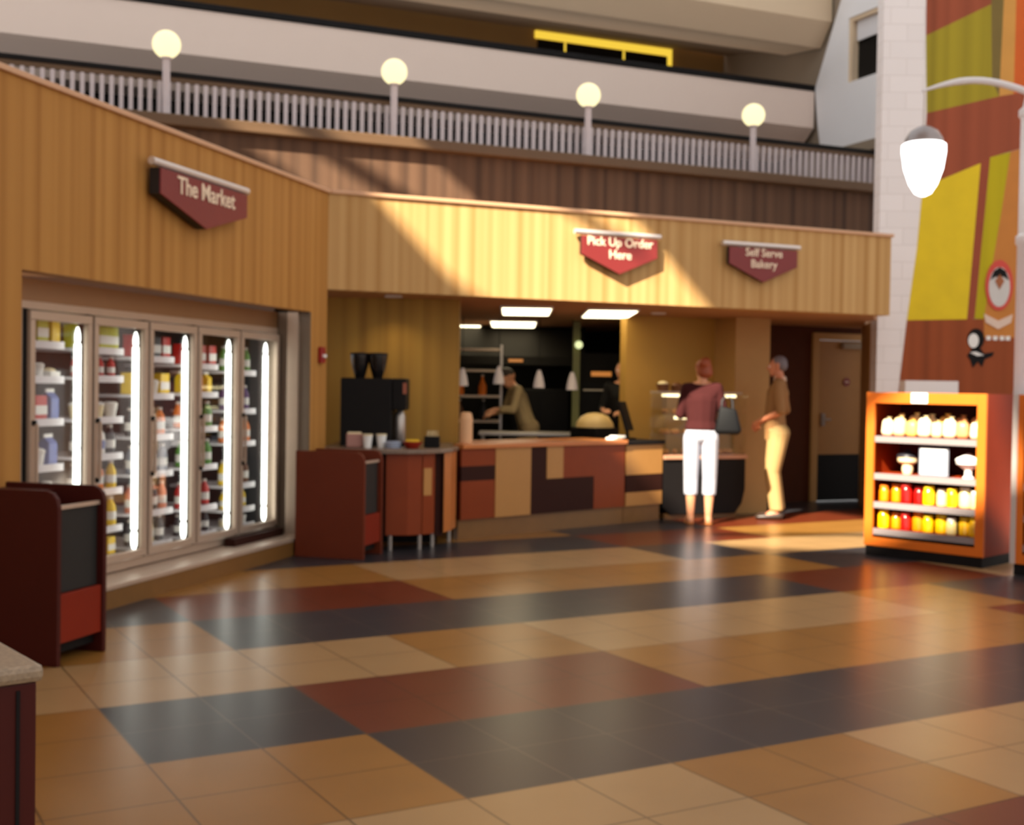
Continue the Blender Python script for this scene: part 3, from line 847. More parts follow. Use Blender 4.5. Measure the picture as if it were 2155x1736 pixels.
pt = thing('prep_table', 'long steel preparation table in the dark kitchen', 'table', TR(.35, 15.0))
MB().box(-.75, .75, -.3, .3, .86, .90).build('tabletop', MAT['steel'], pt, bev=.005)
MB().box(-.72, .72, -.25, .25, .3, .33).build('lower_shelf', MAT['steel'], pt)
for x in (-.7, .7):
    for y in (-.26, .26):
        MB().cyl((x, y, 0), .02, .86, 10).build('leg', MAT['steel'], pt)
for i, (x, y, z) in enumerate(((-.62, 15.2, 1.57), (-.17, 15.2, 1.60), (.33, 15.2, 1.56), (.74, 15.2, 1.54))):
    o = thing('pendant_lamp', f'pale bell-shaped pendant lamp over the kitchen pass, {ORD[i]} from the striped alcove wall', 'lamp', TR(x, y, z - .12), 'pendant lamps over the kitchen pass')
    MB().lathe([(.07, 0), (.066, .05), (.05, .13), (.03, .19), (.018, .22)], n=18).build('lamp_shade', mat('frosted_shade', S(206, 186, 180), .4, vary=0, emit=(1, .85, .75, 1), es=.10), o, smooth=True)
    MB().tube([(0, 0, .21), (0, 0, 2.299 - z + .12)], .005, 6).build('cord', MAT['dark'], o)
ov = thing('bread_oven', 'dark tall oven with a glowing orange label strip beside the mustard wall', 'oven', TR(1.13, 16.1))
MB().box(-.33, .33, -.35, .35, 0, 1.9).build('body', MAT['kitchen'], ov, bev=.01)
MB().box(-.26, .26, -.37, -.35, .75, 1.5).build('oven_door', MAT['dark'], ov, bev=.005)
MB().box(-.12, .14, -.362, -.35, 1.60, 1.66).build('display', MAT['heat'], ov)  # orange-red label strip on the oven, given a glow of its own
MB().tube([(-.22, -.40, 1.42), (.22, -.40, 1.42)], .012).build('handle', MAT['steel'], ov)
gp = thing('kitchen_post', 'greenish steel post with a bright bulb in front of the dark oven', 'post', TR(.80, 15.55))
MB().box(-.04, .05, -.04, .04, 0, 2.29).build('post', mat('green_steel', S(112, 110, 52), .5), gp)
MB().ball((.03, -.085, 1.99), .05, 14).build('bulb', MAT['led'], gp, smooth=True)
MB().box(.02, .04, -.06, -.04, 1.97, 2.01).build('bulb_holder', MAT['dark'], gp)
dm_ = thing('dough_dome', 'pale domed cover on a dark stand behind the serving counter', 'dome', TR(.95, 14.02, 0, AK))
MB().box(-.2, .2, -.2, .2, 0, 1.0).build('stand', MAT['dark'], dm_, bev=.01)
MB().lathe([(.22, 1.0), (.21, 1.05), (.16, 1.12), (.09, 1.155), (.02, 1.165)], n=24).build('cover', mat('pale_cover', S(200, 168, 110), .5), dm_, smooth=True)
fz = thing('kitchen_cabinet', 'black kitchen cabinet block behind the prep table', 'cabinet', TR(.38, 16.6))
MB().box(-.38, .38, -.25, .25, 0, 1.42).build('body', MAT['black'], fz, bev=.01)
MB().box(-.36, -.01, -.265, -.25, .06, 1.38).build('door', MAT['dark'], fz)
MB().box(.01, .36, -.265, -.25, .06, 1.38).build('door', MAT['dark'], fz)
hd = thing('extractor_hood', 'dark extractor hood hanging at the rear of the kitchen', 'hood', TR(.1, 17.4, 1.75))
MB().prism([(-.5, 0), (.5, 0), (.5, .12), (.2, .54), (-.2, .54), (-.5, .12)], -.9, .9, 'x').build('hood_body', MAT['kitchen'], hd)
MB().box(-.16, .04, -.51, -.5, .04, .08).build('hood_light', MAT['heat'], hd)

# ------------------------------------------------------------------ gallery railing with globe lamps
rl = thing('gallery_railing', 'long railing of pale balusters under a dark handrail above the market', 'railing', F(0, 3.62, 4.37))
MB().box(-6, 10.5, -.035, .035, .495, .555).build('handrail', MAT['black'], rl, bev=.01)
MB().box(-6, 10.5, -.02, .02, .44, .495).build('under_rail', MAT['ledge'], rl)
x = -2.75
n_b = 0
b0 = None
rest = MB()
while x < 10.3:
    if n_b < 100:
        if b0 is None:
            b0 = MB().box(-.022, .022, -.02, .02, 0, .44).build('baluster', MAT['balus'], rl)
            b0.location = (x, 0, 0)
        else:
            o = b0.copy(); COL.objects.link(o); o.parent = rl; o.location = (x, 0, 0)
    else:
        rest.box(x - .022, x + .022, -.02, .02, 0, .44)
    n_b += 1
    x += .102
o = rest.build('baluster_run', MAT['balus'], rl); o['kind'] = 'stuff'
g0 = None
for i, x in enumerate((-.963, 1.673, 4.26, 6.76, 9.05)):
    lab = f'lit globe lamp on the gallery railing, {ORD[4 - i]} from the white block wall'
    Mx = F(x, 3.45, 4.37)
    if g0 is None:
        g0 = thing('globe_lamp', lab, 'lamp', Mx, 'globe lamps on the gallery railing')
        MB().lathe([(.075, 0), (.075, .015), (.042, .03), (.042, .64), (.06, .65), (.06, .68)], n=14).build('post', MAT['balus'], g0, smooth=True)
        MB().ball((0, 0, .81), .155, 28).build('globe', MAT['globe'], g0, smooth=True)
    else:
        dup(g0, Mx, lab)

sl = thing('light_slot', 'long yellow-lit slot window high on the upper gallery wall', 'window', F(8.45, 11.195, 8.0))
MB().box(-1.52, 1.52, -.05, .0, .21, .35).box(1.42, 1.52, -.05, .0, -.1, .21).build('lit_strip', MAT['slot'], sl)
MB().box(-1.46, 1.42, -.03, .0, -.35, .19).build('dark_pane', MAT['black'], sl)
MB().box(-.9, -.86, -.04, .0, -.35, .19).build('mullion', MAT['slot'], sl)
MB().box(.4, .44, -.04, .0, -.35, .19).build('mullion', MAT['slot'], sl)
cm = thing('security_camera', 'small black camera fixed to the face of the top parapet', 'camera', F(8.9, 7.6, 8.85))
MB().box(-.04, .04, -.06, 0, 0, .2).build('body', MAT['black'], cm, bev=.01)
MB().tube([(0, -.06, .02), (0, -.10, 0)], .03).build('lens', MAT['black'], cm)

# ------------------------------------------------------------------ mural on the block wall
MM = {
    'rust': S(152, 78, 52), 'olive': S(160, 144, 38), 'darkolive': S(118, 98, 40), 'tan': S(206, 148, 66), 'orange': S(206, 92, 14), 'yellow': S(226, 196, 8),
    'lime': S(186, 170, 20), 'wedge': S(150, 66, 34), 'brown': S(148, 74, 38), 'gold': S(196, 124, 48)}
MS = {k: (stripes('mural_' + k, c, tuple(q * .8 for q in c[:3]) + (1,), tuple(min(1, q * 1.1) for q in c[:3]) + (1,), .22, .7)
          if k in ('rust', 'olive', 'brown', 'lime') else mat('mural_' + k, c, .7, vary=.12, scale=4)) for k, c in MM.items()}
mu = thing('mural', 'tall painted mural of yellow, olive and rust shapes on the white block wall', 'mural', TR(0, 14.55))
for nm, mk, pts in (
    ('painted_band', 'rust', [(4.8, 7.4), (5.58, 7.4), (5.58, 6.05), (4.82, 5.67)]), ('painted_field', 'olive', [(4.82, 5.67), (5.58, 6.05), (5.61, 5.15), (5.7, 4.97), (4.85, 4.76)]),
    ('painted_band', 'darkolive', [(5.58, 7.4), (5.76, 7.4), (5.7, 4.97), (5.61, 5.15), (5.58, 6.05)]), ('painted_band', 'tan', [(5.76, 7.4), (5.88, 7.4), (5.87, 5.0), (5.7, 4.97)]),
    ('painted_field', 'orange', [(5.88, 7.4), (7.2, 7.4), (7.2, 5.2), (6.38, 5.12), (5.87, 5.0)]),
    ('painted_band', 'rust', [(4.85, 4.76), (5.7, 4.97), (5.87, 5.0), (7.2, 5.3), (7.2, 4.7), (6.39, 4.49), (5.61, 4.25), (5.5, 4.18), (5.04, 3.98), (4.82, 3.86)]),
    ('painted_field', 'yellow', [(4.82, 3.86), (5.04, 3.98), (5.5, 4.18), (5.38, 2.33), (4.67, 2.31), (4.77, 3.15)]),
    ('painted_wedge', 'wedge', [(5.5, 4.18), (5.61, 4.25), (5.47, 2.34), (5.38, 2.33)]), ('painted_field', 'lime', [(5.61, 4.25), (5.85, 4.32), (5.76, 3.62), (5.66, 2.94), (5.58, 2.34), (5.47, 2.34)]),
    ('painted_field', 'gold', [(5.85, 4.32), (6.39, 4.49), (7.2, 4.7), (7.2, 2.14), (5.59, 2.12), (5.58, 2.34), (5.66, 2.94), (5.76, 3.62)]),
    ('painted_field', 'brown', [(4.67, 2.31), (5.58, 2.34), (5.59, 2.12), (7.2, 2.14), (7.2, .7), (4.53, .7), (4.6, 1.58)])):
    MB().prism(pts, -.006, -.0005, 'y').build(nm, MS[mk], mu)
mk = thing('mural_badge', 'oval red-rimmed badge with pale and brown shapes on the gold mural field', 'badge', TR(5.75, 14.544, 2.74))
EL = lambda cx, cz, rx, rz, n=28: [(cx + rx * cos(2 * pi * k / n), cz + rz * sin(2 * pi * k / n)) for k in range(n)]
MB().prism(EL(0, 0, .165, .30), -.012, 0, 'y').build('rim', mat('badge_red', S(206, 70, 56), .6), mk)
MB().prism(EL(0, -.02, .125, .235), -.016, -.012, 'y').build('field', mat('badge_pale', S(206, 202, 198), .6), mk)
MB().prism([(-.11, .06), (-.07, .17), (0, .215), (.07, .17), (.11, .06), (.05, .1), (-.05, .1)], -.020, -.016, 'y').build('dark_arch', MAT['dark'], mk)
MB().prism([(0, .13), (.055, .05), (0, -.05), (-.055, .05)], -.024, -.020, 'y').build('brown_diamond', mat('badge_brown', S(160, 92, 50), .6), mk)
MB().prism([(-.17, -.34), (0, -.42), (.17, -.34), (.15, -.44), (0, -.52), (-.15, -.44)], -.010, 0, 'y').build('scroll', mat('badge_scroll', S(222, 196, 178), .6), mk)
for x in (-.11, -.03, .05, .12):
    MB().box(x - .025, x + .025, -.008, 0, -.65, -.60).build('mark', MAT['paper'], mk)
bk = thing('mural_emblem', 'black and white painted emblem below the badge on the brown mural field', 'emblem', TR(5.49, 14.544, 1.95))
MB().prism(EL(0, .15, .10, .125), -.008, 0, 'y').prism([(-.03, .05), (.05, .05), (.10, -.02), (.22, .0), (.20, -.05), (.11, -.09), (.08, -.18), (.03, -.12), (-.03, -.19), (-.06, -.10), (-.10, -.05)], -.008, 0, 'y').build('dark_shape', MAT['black'], bk)
MB().prism(EL(-.03, .13, .062, .085), -.012, -.008, 'y').build('pale_patch', MAT['paper'], bk)
MB().prism([(-.07, -.01), (.0, .0), (.10, -.04), (.02, -.05)], -.012, -.008, 'y').build('pale_stripe', MAT['paper'], bk)


# ------------------------------------------------------------------ goods displays
def gondola(label, M, w=1.09, d=.58, h=1.45, steel=False):
    r = thing('goods_display', label, 'display stand', M)
    MB().box(.012, w - .012, .012, d, 0, .09).build('kick_base', MAT['black'], r)
    MB().box(0, .078, 0, .03, .09, h).build('stile', MAT['orangewood'], r, bev=.003)
    MB().box(w - .078, w, 0, .03, .09, h).build('stile', MAT['orangewood'], r, bev=.003)
    MB().box(.078, w - .078, 0, .03, h - .095, h).build('top_rail', MAT['orangewood'], r, bev=.003)
    MB().box(.078, w - .078, 0, .03, .09, .165).build('bottom_rail', MAT['orangewood'], r, bev=.003)
    MB().box(0, .03, .03, d, .09, h).build('side_panel', MAT['orangewood2'], r)
    MB().box(w - .03, w, .03, d, .09, h).build('side_panel', MAT['orangewood2'], r)
    MB().box(.03, w - .03, d - .02, d, .09, h).build('back_panel', MAT['redd'], r)
    MB().box(.03, w - .03, .03, d - .02, h - .03, h).build('top_panel', MAT['orangewood2'], r)
    MB().box(.03, w - .03, .03, d - .02, .09, .12).build('bottom_panel', MAT['redd'], r)
    for z in (1.06, .73, .477, .24):
        s_ = MB().box(.035, w - .035, .04, d - .022, z - .03, z).build('shelf', MAT['orangewood2'], r)
        MB().box(.035, w - .035, .02, .04, z - .05, z + .004).build('price_strip', MAT['shelfgrey'], s_)
    if steel:
        MB().box(-.012, .03, -.012, .03, .09, h).build('corner_guard', MAT['silver'], r)
    return r


AD = math.atan2(-.71, .704)
MD = TR(3.156, 10.898, 0, AD)
gondola('orange wooden display stand in full sun, stocked with bread bags and jars', MD)
tg = tag(MB().box(-.075, .075, -.006, -.0008, -.045, .045).build('price_tag', MAT['paper'], None, MD @ TR(.50, 0, 1.405), .002), 'small white tag on the top rail of the sunlit display stand', 'tag')

bagc = [mat('bread_' + n, c, .35, vary=.1, scale=20, coat=.3) for n, c in (('pale', S(240, 216, 160)), ('cream', S(246, 230, 190)), ('tan', S(206, 150, 100)), ('gold', S(236, 190, 100)))]


def bag_proto(mt):
    r = bpy.data.objects.new('bread_bag', None); COL.objects.link(r); r['category'] = 'bread bag'
    MB().hull(((-.024, 0, .045), (.030, .05, .045)), ((.024, 0, .045), (.030, .05, .045)), ((-.018, 0, .115), (.030, .045, .04)), ((.018, 0, .11), (.034, .045, .04))).build('bag', mt, r, smooth=True)
    MB().lathe([(.018, .148), (.010, .158), (.024, .172)], n=10, c=(.012, 0, 0)).build('twisted_neck', mt, r, smooth=True)
    return r


bp = {}
for i in range(8):
    c = (1, 0, 3, 1, 0, 1, 2, 1)[i]
    x = .145 + i * .115
    Mx = MD @ TR(x, .125, 1.061, .05 * i) @ Matrix.Scale((1.0, 1.1, .95, 1.12, .9, 1.1, 1.0, .95)[i], 4)
    lab = f'{("pale", "cream", "tan", "gold")[c]} bread bag on the sunlit display, {ORD[i]} from the door recess side'
    if c not in bp:
        bp[c] = bag_proto(bagc[c]); bp[c].matrix_world = Mx; tag(bp[c], lab, None, 'bread bags on the sunlit display')
    else:
        dup(bp[c], Mx, lab, 'bread bags on the sunlit display')
for i in range(6):
    c = (2, 0, 1, 3, 2, 2)[i]
    dup(bp[c], MD @ TR(.19 + i * .142, .27, 1.061, .1 * i) @ Matrix.Scale(1.18 + .05 * (i % 2), 4), f'{("pale", "cream", "tan", "gold")[c]} bread bag, rear row of the sunlit display, {ORD[i]} from the door recess', 'bread bags on the sunlit display')
# second shelf
pj_ = thing('grey_pot', 'dark lidded pot on the second shelf of the sunlit display', 'pot', MD @ TR(.29, .22, .731))
MB().lathe([(.04, 0), (.05, .04), (.045, .08), (.085, .11), (.09, .15)], n=20).build('pot', goods_mats['cream'], pj_, smooth=True)
MB().lathe([(.095, .15), (.09, .17), (.03, .2), (.012, .22)], n=20).build('lid', goods_mats['dark'], pj_, smooth=True)
pj2 = thing('glass_jar', 'slim grey jar between the dark pot and the white notice', 'jar', MD @ TR(.43, .3, .731))
MB().lathe([(.03, 0), (.035, .01), (.035, .16), (.025, .18)], n=14).build('jar', goods_mats['grey'], pj2, smooth=True)
MB().cyl((0, 0, .18), .028, .02, 14).build('lid', goods_mats['blue'], pj2)
nt_ = thing('white_notice', 'bright white square notice card in a grey holder on the display shelf', 'notice', MD @ TR(.60, .08, .735))
MB().box(-.135, .135, .0, .012, 0, .25).build('holder', goods_mats['grey'], nt_, bev=.003)
MB().box(-.118, .118, -.003, .0, .015, .235).build('card', MAT['paper'], nt_)
MB().box(-.12, .12, -.01, .06, 0, .01).build('foot', goods_mats['grey'], nt_)
sw = thing('white_bowl', 'white footed bowl with a lid at the pole end of the display shelf', 'bowl', MD @ TR(.87, .17, .731))
MB().lathe([(.05, 0), (.03, .02), (.03, .07), (.10, .12), (.105, .15)], n=22).build('bowl', MAT['paper'], sw, smooth=True)
MB().lathe([(.108, .15), (.1, .165), (.05, .19), (.015, .21)], n=22).build('lid', MAT['paper'], sw, smooth=True)


def jar_proto(c, lid):
    r = bpy.data.objects.new('sauce_jar', None); COL.objects.link(r); r['category'] = 'jar'
    MB().lathe([(.036, 0), (.044, .008), (.044, .10), (.034, .12)], n=16).build('jar_body', c, r, smooth=True)
    MB().lathe([(.038, .12), (.038, .145), (.03, .148)], n=16).build('lid', lid, r, smooth=True)
    return r


jm = {k: mat('glossy_' + k, goods_c, .12, vary=.05, coat=.5) for k, goods_c in dict(amber=S(224, 130, 4), red=S(176, 14, 10), gold=S(244, 186, 4), white=S(240, 220, 150)).items()}
jp = {}
for si, (z, row) in enumerate(((.478, ['amber', 'amber', 'red', 'red', 'gold', 'white', 'gold', 'white', 'white']), (.241, ['gold', 'amber', 'red', 'amber', 'gold', 'gold', 'white', 'gold', 'gold']))):
    for i, c in enumerate(row):
        x = .125 + i * .105
        Mx = MD @ TR(x, .12 + .03 * (i % 2), z, .5 * i) @ Matrix.Scale(1.0 + .2 * ((i * 7 + si * 3) % 5) / 4, 4)
        lab = f'{c} jar on the sunlit display, {("third", "bottom")[si]} shelf, {ORD[i]} from the door recess side'
        grp = ('jars on the third shelf', 'jars on the bottom shelf')[si]
        if c not in jp:
            jp[c] = jar_proto(jm[c], goods_mats[{'red': 'red', 'amber': 'orange', 'gold': 'yellow'}.get(c, 'white')]); jp[c].matrix_world = Mx; tag(jp[c], lab, None, grp)
        else:
            dup(jp[c], Mx, lab, grp)

MD2 = TR(4.04, 9.83, 0, AD)
gondola('second orange display stand with a silver corner guard in front of the street lamp', MD2, steel=True)
for si, (z, c) in enumerate(((1.061, 'blue'), (.731, 'grey'), (.478, 'blue'), (.241, 'white'))):
    for i in range(3):
        Mx = MD2 @ TR(.15 + i * .14, .16, z)
        dup(protos['b', c] if ('b', c) in protos else protos['u', c], Mx, f'{c} bottle on the silver-edged display, {ORD[si]} shelf down, {ORD[i]} from its corner guard', 'bottles on the second display')

# ------------------------------------------------------------------ white street lamp
lp = thing('street_lamp', 'white lamp post with a curved arm and one glowing acorn globe', 'lamp post', TR(4.50, 10.72))
MB().lathe([(.17, 0), (.17, .05), (.13, .1), (.13, 1.0), (.115, 1.1), (.105, 1.5), (.105, 2.75), (.12, 2.77), (.12, 2.83), (.10, 2.85), (.10, 3.86), (.118, 3.88), (.118, 3.93), (.085, 3.96), (.06, 4.1), (.052, 4.55), (.02, 4.62)], n=24).build('pole', MAT['whitep'], lp, smooth=True)
arc = [(-.06, 0, 4.09)] + [(-.06 - .91 * t, 0, 4.09 + .075 * sin(pi * t) * 1.25 - .01 * t) for t in [i / 14 for i in range(1, 15)]]
MB().tube(arc, [.03] * 10 + [.026, .022, .018, .014, .010], 12).build('arm', MAT['whitep'], lp, smooth=True)
gx = -.945
MB().tube([(gx, 0, 4.08), (gx, 0, 3.74)], .012, 10).build('hanger', MAT['silver'], lp, smooth=True)
MB().lathe([(.165, 3.62), (.16, 3.66), (.12, 3.73), (.06, 3.765), (.02, 3.78)], (gx, 0, 0), 26).build('cap', mat('grey_lamp_cap', S(150, 140, 138), .35, metal=.5, vary=0), lp, smooth=True)
MB().lathe([(.02, 3.165), (.07, 3.19), (.12, 3.27), (.165, 3.40), (.188, 3.55), (.186, 3.61), (.165, 3.625)], (gx, 0, 0), 28).build('globe', MAT['lamp'], lp, smooth=True)


# ------------------------------------------------------------------ people
def remesh(o, vox, it=6):
    q = o.modifiers.new('remesh', 'REMESH'); q.mode = 'VOXEL'; q.voxel_size = vox; q.use_smooth_shade = True
    s_ = o.modifiers.new('smooth', 'SMOOTH'); s_.factor = .5; s_.iterations = it
    bake(o)


def hand(mb, w, d, palm_n, s=1.0):
    """palm, four bent fingers of unequal length and a thumb; w wrist, d pointing direction, palm_n where the palm faces"""
    w = Vector(w); d = Vector(d).normalized(); pn = Vector(palm_n); pn = (pn - d * pn.dot(d)).normalized(); sd_ = d.cross(pn).normalized()
    a = w + d * .03 * s; b = w + d * .085 * s
    mb.hull((w, .022 * s), (a + sd_ * .018, .02 * s), (a - sd_ * .018, .02 * s), (b + sd_ * .030, .014 * s), (b - sd_ * .030, .014 * s))
    for i, ln in enumerate((.066, .075, .070, .055)):
        p = b + sd_ * (.033 - .022 * i)
        c1 = (d + pn * .25).normalized(); c2 = (d * .6 + pn * .8).normalized(); c3 = (d * .1 + pn).normalized()
        q1 = p + c1 * ln * .45 * s; q2 = q1 + c2 * ln * .32 * s; q3 = q2 + c3 * ln * .25 * s
        mb.hull((p, .0095 * s), (q1, .009 * s)); mb.hull((q1, .009 * s), (q2, .0085 * s)); mb.hull((q2, .0085 * s), (q3, .0075 * s))
    t0 = a + sd_ * .026; t1 = t0 + (sd_ * .8 + d * .7 + pn * .35).normalized() * .038 * s; t2 = t1 + (d + pn * .5).normalized() * .03 * s
    mb.hull((t0, .014 * s), (t1, .011 * s)); mb.hull((t1, .011 * s), (t2, .009 * s))


def head(mb, c, s=1.0, turn=0.0, nod=0.0):
    """skull, jaw, brow, nose, lips and ears about c; faces -Y before turn"""
    R = Matrix.Rotation(turn, 3, 'Z') @ Matrix.Rotation(nod, 3, 'X')
    c = Vector(c)
    T = lambda p: c + R @ (Vector(p) * s)
    mb.hull((T((0, .012, .025)), (.076 * s, .094 * s, .088 * s)), (T((0, -.03, -.03)), (.062 * s, .066 * s, .07 * s)))
    mb.hull((T((0, -.035, -.05)), (.055 * s, .055 * s, .05 * s)), (T((0, -.062, -.088)), (.03 * s, .026 * s, .024 * s)))
    mb.hull((T((0, -.088, .012)), .012 * s), (T((0, -.112, -.022)), .014 * s))
    mb.hull((T((-.035, -.082, .022)), .014 * s), (T((.035, -.082, .022)), .014 * s))
    mb.hull((T((-.018, -.09, -.052)), .010 * s), (T((.018, -.09, -.052)), .010 * s))
    for e in (-1, 1):
        mb.hull((T((e * .078, .012, .018)), (.012 * s, .02 * s, .024 * s)), (T((e * .074, .004, -.02)), (.010 * s, .014 * s, .014 * s)))
    return T


def person(label, M, J, mats, vox=.0065, hair='short', trousers_hem=.30, shirt_hem=.96, sleeve=.9, shoe='shoe', wid=1.0, apron=None):
    r = thing('person', label, 'person', M)
    V = lambda k: Vector(J[k])
    b = MB()
    pel, wst, chs, nck, hd_ = V('pelvis'), V('waist'), V('chest'), V('neck'), V('head')
    b.hull((pel, (.155 * wid, .105, .10)), (wst, (.13 * wid, .095, .08)))
    b.hull((wst, (.13 * wid, .095, .08)), (chs, (.155 * wid, .105, .11)))
    b.hull((chs, (.15 * wid, .095, .09)), (V('sh_l'), .05), (V('sh_r'), .05), (nck, .055))
    b.hull((nck, .056), (hd_ + (nck - hd_) * .35, .05))
    T = head(b, hd_, 1.0, J.get('turn', 0), J.get('nod', 0))
    for s_ in ('l', 'r'):
        b.hull((V('sh_' + s_), .05), (V('el_' + s_), .038)); b.hull((V('el_' + s_), .038), (V('wr_' + s_), .026))
        hand(b, V('wr_' + s_), J['hd_' + s_], J['pn_' + s_])
        b.hull((V('hip_' + s_), .088), (V('kn_' + s_), .056)); b.hull((V('kn_' + s_), .054), (V('kn_' + s_).lerp(V('an_' + s_), .35) + Vector((0, .012, 0)), .056), (V('an_' + s_), .036))
        an = V('an_' + s_)
        b.hull((an, .038), (Vector((an.x, an.y + .02, .035)), .034), (Vector((an.x + J.get('toe', (0, -.13))[0] * (1 if s_ == 'l' else -1), an.y + J.get('toe', (0, -.13))[1], .024)), (.042, .05, .022)))
    body = b.build('body', mats['skin'], r)
    remesh(body, vox)
    # shirt
    sb = MB()
    hem = Vector((pel.x, pel.y, shirt_hem))
    sb.hull((hem + Vector((0, 0, .04)), (.175 * wid, .128, .04)), (wst, (.152 * wid, .118, .07)))
    sb.hull((wst, (.152 * wid, .118, .07)), (chs, (.175 * wid, .125, .11)))
    sb.hull((chs, (.168 * wid, .115, .09)), (V('sh_l') + Vector((0, 0, .008)), .060), (V('sh_r') + Vector((0, 0, .008)), .060), (nck - Vector((0, 0, .04)), .07))
    for s_ in ('l', 'r'):
        e = V('sh_' + s_).lerp(V('el_' + s_), min(1, sleeve))
        sb.hull((V('sh_' + s_), .062), (e, .054))
        if sleeve > 1:
            sb.hull((V('el_' + s_), .052), (V('el_' + s_).lerp(V('wr_' + s_), sleeve - 1), .044))
    remesh(sb.build('shirt', mats['shirt'], r), vox, 4)
    # trousers
    tb_ = MB()
    tb_.hull((pel, (.178 * wid, .125, .09)), (Vector((pel.x, pel.y, max(shirt_hem + .03, pel.z + .06))), (.158 * wid, .115, .04)))
    for s_ in ('l', 'r'):
        hp, kn, an = V('hip_' + s_), V('kn_' + s_), V('an_' + s_)
        t = max(0.0, min(1.0, (kn.z - trousers_hem) / max(.01, kn.z - an.z)))
        e = kn.lerp(an, t)
        tb_.hull((hp + Vector((0, .01, .02)), (.094 * wid, .118, .11)), (kn, (.078, .084, .07)))
        tb_.hull((kn, (.078, .084, .06)), (e + Vector((0, 0, .03)), (.074, .078, .03)))
    remesh(tb_.build('trousers', mats['trousers'], r), vox, 3)
    for s_ in ('l', 'r'):
        an = V('an_' + s_); tx, ty_ = J.get('toe', (0, -.13)); tx *= (1 if s_ == 'l' else -1)
        fb = MB()
        if shoe == 'sandal':
            fb.hull((Vector((an.x, an.y + .04, .010)), (.038, .04, .010)), (Vector((an.x + tx, an.y + ty_ - .02, .010)), (.048, .055, .010)))
        else:
            fb.hull((Vector((an.x, an.y + .03, .045)), (.045, .05, .045)), (Vector((an.x + tx, an.y + ty_ - .03, .03)), (.05, .06, .03)))
        fb.build(shoe, mats['shoe'], r, smooth=True)
    # hair
    hb = MB()
    if hair == 'short':
        hb.hull((T((0, .025, .045)), (.083, .088, .078)), (T((0, .05, .0)), (.076, .064, .06)))
    elif hair == 'bob':
        hb.hull((T((0, .02, .04)), (.09, .094, .085)), (T((0, .05, -.04)), (.084, .066, .06)))
        hb.hull((T((.03, .095, .06)), (.055, .05, .055)), (T((-.01, .07, .08)), (.05, .05, .05)))
    elif hair == 'cap':
        hb.hull((T((0, .012, .06)), (.088, .1, .06)), (T((0, .012, .10)), (.08, .09, .04)))
    hs = hb.build('hair' if hair != 'cap' else 'cap', mats['hair'], r)
    remesh(hs, .008, 2)
    for e in (-1, 1):
        MB().ball(T((e * .031, -.083, .004)), .0115, 10).build('eye', MAT['paper'], r, smooth=True)
    if 'collar' in mats:
        MB().lathe([(.066, -.03), (.074, -.01), (.068, .03), (.062, .03)], tuple(nck), 20).build('collar', mats['collar'], r, smooth=True)
    if apron:
        ab = MB(); ab.hull((pel + Vector((0, -.06, -.2)), (.17, .09, .18)), (wst + Vector((0, -.03, 0)), (.16, .115, .1)))
        ab.build('apron', apron, r, smooth=True)
    return r


JW = dict(pelvis=(0, 0, .95), waist=(0, -.005, 1.11), chest=(0, -.01, 1.34), neck=(0, .0, 1.50), head=(-.012, -.045, 1.655), turn=.35, nod=.22,
          sh_l=(.165, 0, 1.455), sh_r=(-.165, 0, 1.46), el_l=(.225, -.03, 1.18), el_r=(-.235, -.02, 1.20), wr_l=(.10, -.24, 1.15), wr_r=(-.16, -.25, 1.17),
          hd_l=(-.8, -.5, .05), hd_r=(.6, -.8, .1), pn_l=(0, .6, -1), pn_r=(.5, .3, -1),
          hip_l=(.095, 0, .90), hip_r=(-.095, 0, .90), kn_l=(.10, -.01, .49), kn_r=(-.10, -.01, .49), an_l=(.10, .02, .08), an_r=(-.09, .02, .08), toe=(.02, -.13))
person('person in a mauve top and white cropped trousers facing the bakery case, seen from behind', TR(2.04, 13.17, 0, pi - .10), JW,
       dict(skin=MAT['skin'], shirt=mat('mauve_knit', S(62, 28, 28), .9, spec=.1, vary=.06), trousers=mat('white_cotton', S(178, 180, 192), .8, vary=.02), shoe=mat('tan_sandal', S(196, 128, 66), .6), hair=mat('auburn_hair', S(150, 70, 34), .55, vary=.2, scale=40)),
       hair='bob', trousers_hem=.30, shirt_hem=.99, sleeve=1.0, shoe='sandal', wid=1.03)
JM = dict(pelvis=(0, .0, 1.0), waist=(0, -.02, 1.17), chest=(0, .01, 1.42), neck=(0, .03, 1.58), head=(0, .0, 1.725), turn=.0, nod=.06,
          sh_l=(.19, .03, 1.515), sh_r=(-.19, .03, 1.515), el_l=(.255, .07, 1.215), el_r=(-.255, .08, 1.215), wr_l=(.075, -.19, 1.10), wr_r=(-.075, -.20, 1.09),
          hd_l=(-.45, -.55, -.7), hd_r=(.45, -.5, -.75), pn_l=(-.7, .5, .2), pn_r=(.7, .5, .2),
          hip_l=(.10, .02, .95), hip_r=(-.10, .02, .95), kn_l=(.105, -.03, .53), kn_r=(-.10, -.035, .53), an_l=(.105, .03, .085), an_r=(-.10, .03, .085), toe=(.03, -.15))
person('person with grey hair in a brown shirt and khaki trousers standing beside the tan pillar', TR(2.99, 13.83, 0, rad(-108)), JM,
       dict(skin=MAT['skin2'], shirt=mat('brown_polo', S(146, 104, 60), .8, vary=.06), trousers=mat('khaki_cotton', S(168, 134, 84), .8, vary=.04), shoe=mat('dark_leather', S(52, 38, 30), .4), hair=mat('grey_hair', S(112, 104, 110), .6, vary=.2, scale=40), collar=mat('pale_collar', S(206, 176, 156), .8)),
       hair='short', trousers_hem=.09, shirt_hem=.86, sleeve=.95, wid=1.10)
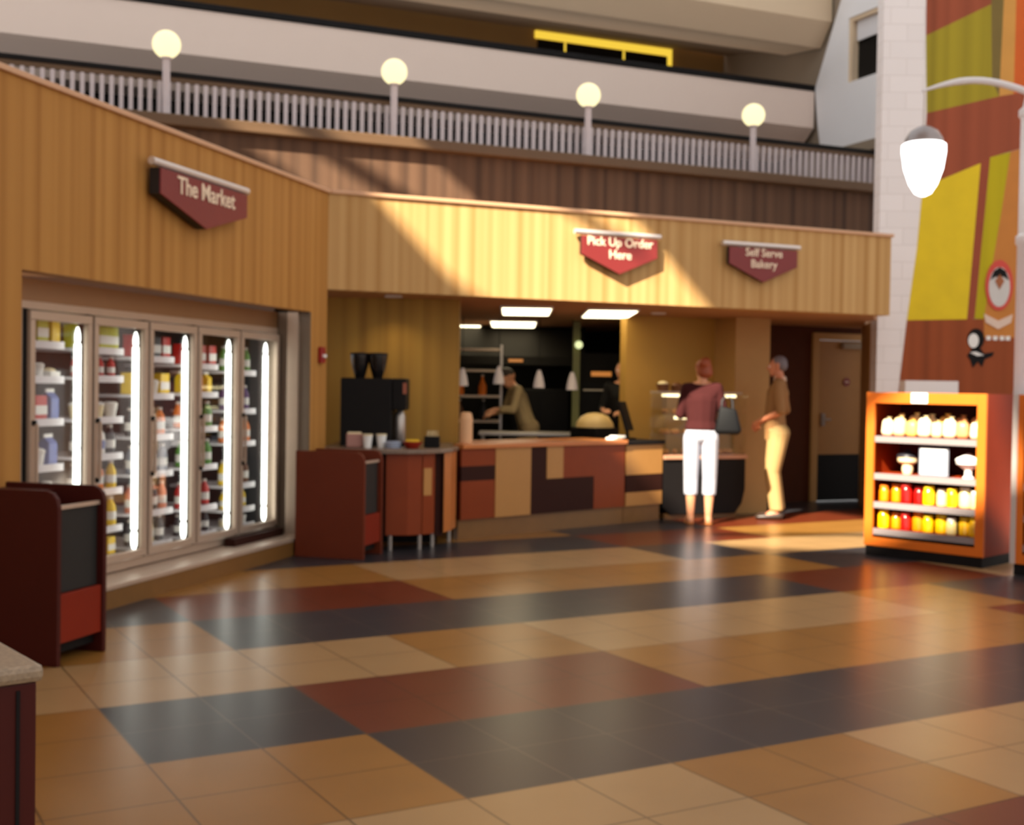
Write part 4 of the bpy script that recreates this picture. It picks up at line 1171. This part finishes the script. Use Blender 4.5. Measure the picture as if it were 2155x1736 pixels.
JC = dict(pelvis=(0, .04, .95), waist=(0, -.01, 1.10), chest=(0, -.09, 1.31), neck=(0, -.15, 1.45), head=(0, -.22, 1.56), turn=.0, nod=.5,
          sh_l=(.17, -.12, 1.40), sh_r=(-.17, -.12, 1.40), el_l=(.22, -.20, 1.16), el_r=(-.22, -.20, 1.16), wr_l=(.14, -.42, 1.16), wr_r=(-.12, -.40, 1.10),
          hd_l=(-.2, -1, -.3), hd_r=(.2, -1, -.3), pn_l=(0, -.1, -1), pn_r=(0, -.1, -1),
          hip_l=(.1, .05, .92), hip_r=(-.1, .05, .92), kn_l=(.11, .02, .5), kn_r=(-.11, .0, .5), an_l=(.11, .06, .08), an_r=(-.11, .04, .08), toe=(.02, -.14))
person('person in pale kitchen clothes leaning over behind the prep table', TR(.16, 15.62, 0, rad(-78)), JC,
       dict(skin=MAT['skin'], shirt=mat('pale_uniform', S(170, 146, 104), .8), trousers=mat('pale_trousers', S(160, 134, 94), .8), shoe=MAT['dark'], hair=mat('dark_cap', S(60, 48, 40), .7)),
       vox=.010, hair='cap', trousers_hem=.09, shirt_hem=.93, sleeve=1.6)
JE = dict(JW); JE.update(head=(0, -.02, 1.66), nod=0, turn=0)
person('person in dark clothes behind the counter, half hidden by the mustard wall edge', TR(1.33, 14.82, 0, rad(-20)), JE,
       dict(skin=MAT['skin'], shirt=MAT['dark'], trousers=MAT['black'], shoe=MAT['black'], hair=mat('brown_hair', S(70, 44, 30), .6)),
       vox=.010, hair='short', trousers_hem=.09, shirt_hem=.95, sleeve=1.3)

hb = thing('handbag', 'dark grey handbag hanging at the elbow of the person in white trousers', 'bag', TR(2.275, 12.93, .98, -.12))
MB().hull(((-.09, 0, .05), (.04, .045, .05)), ((.10, 0, .05), (.05, .05, .05)), ((-.06, 0, .27), (.03, .03, .03)), ((.07, 0, .24), (.03, .03, .03))).build('bag_body', mat('charcoal_leather', S(14, 14, 16), .6, spec=.2, vary=.1), hb, smooth=True)
MB().tube([(-.06, 0, .27), (-.055, 0, .36), (0, 0, .43), (.05, 0, .36), (.06, 0, .25)], .012, 8).build('strap', mat('grey_strap', S(36, 36, 40), .6), hb, smooth=True)
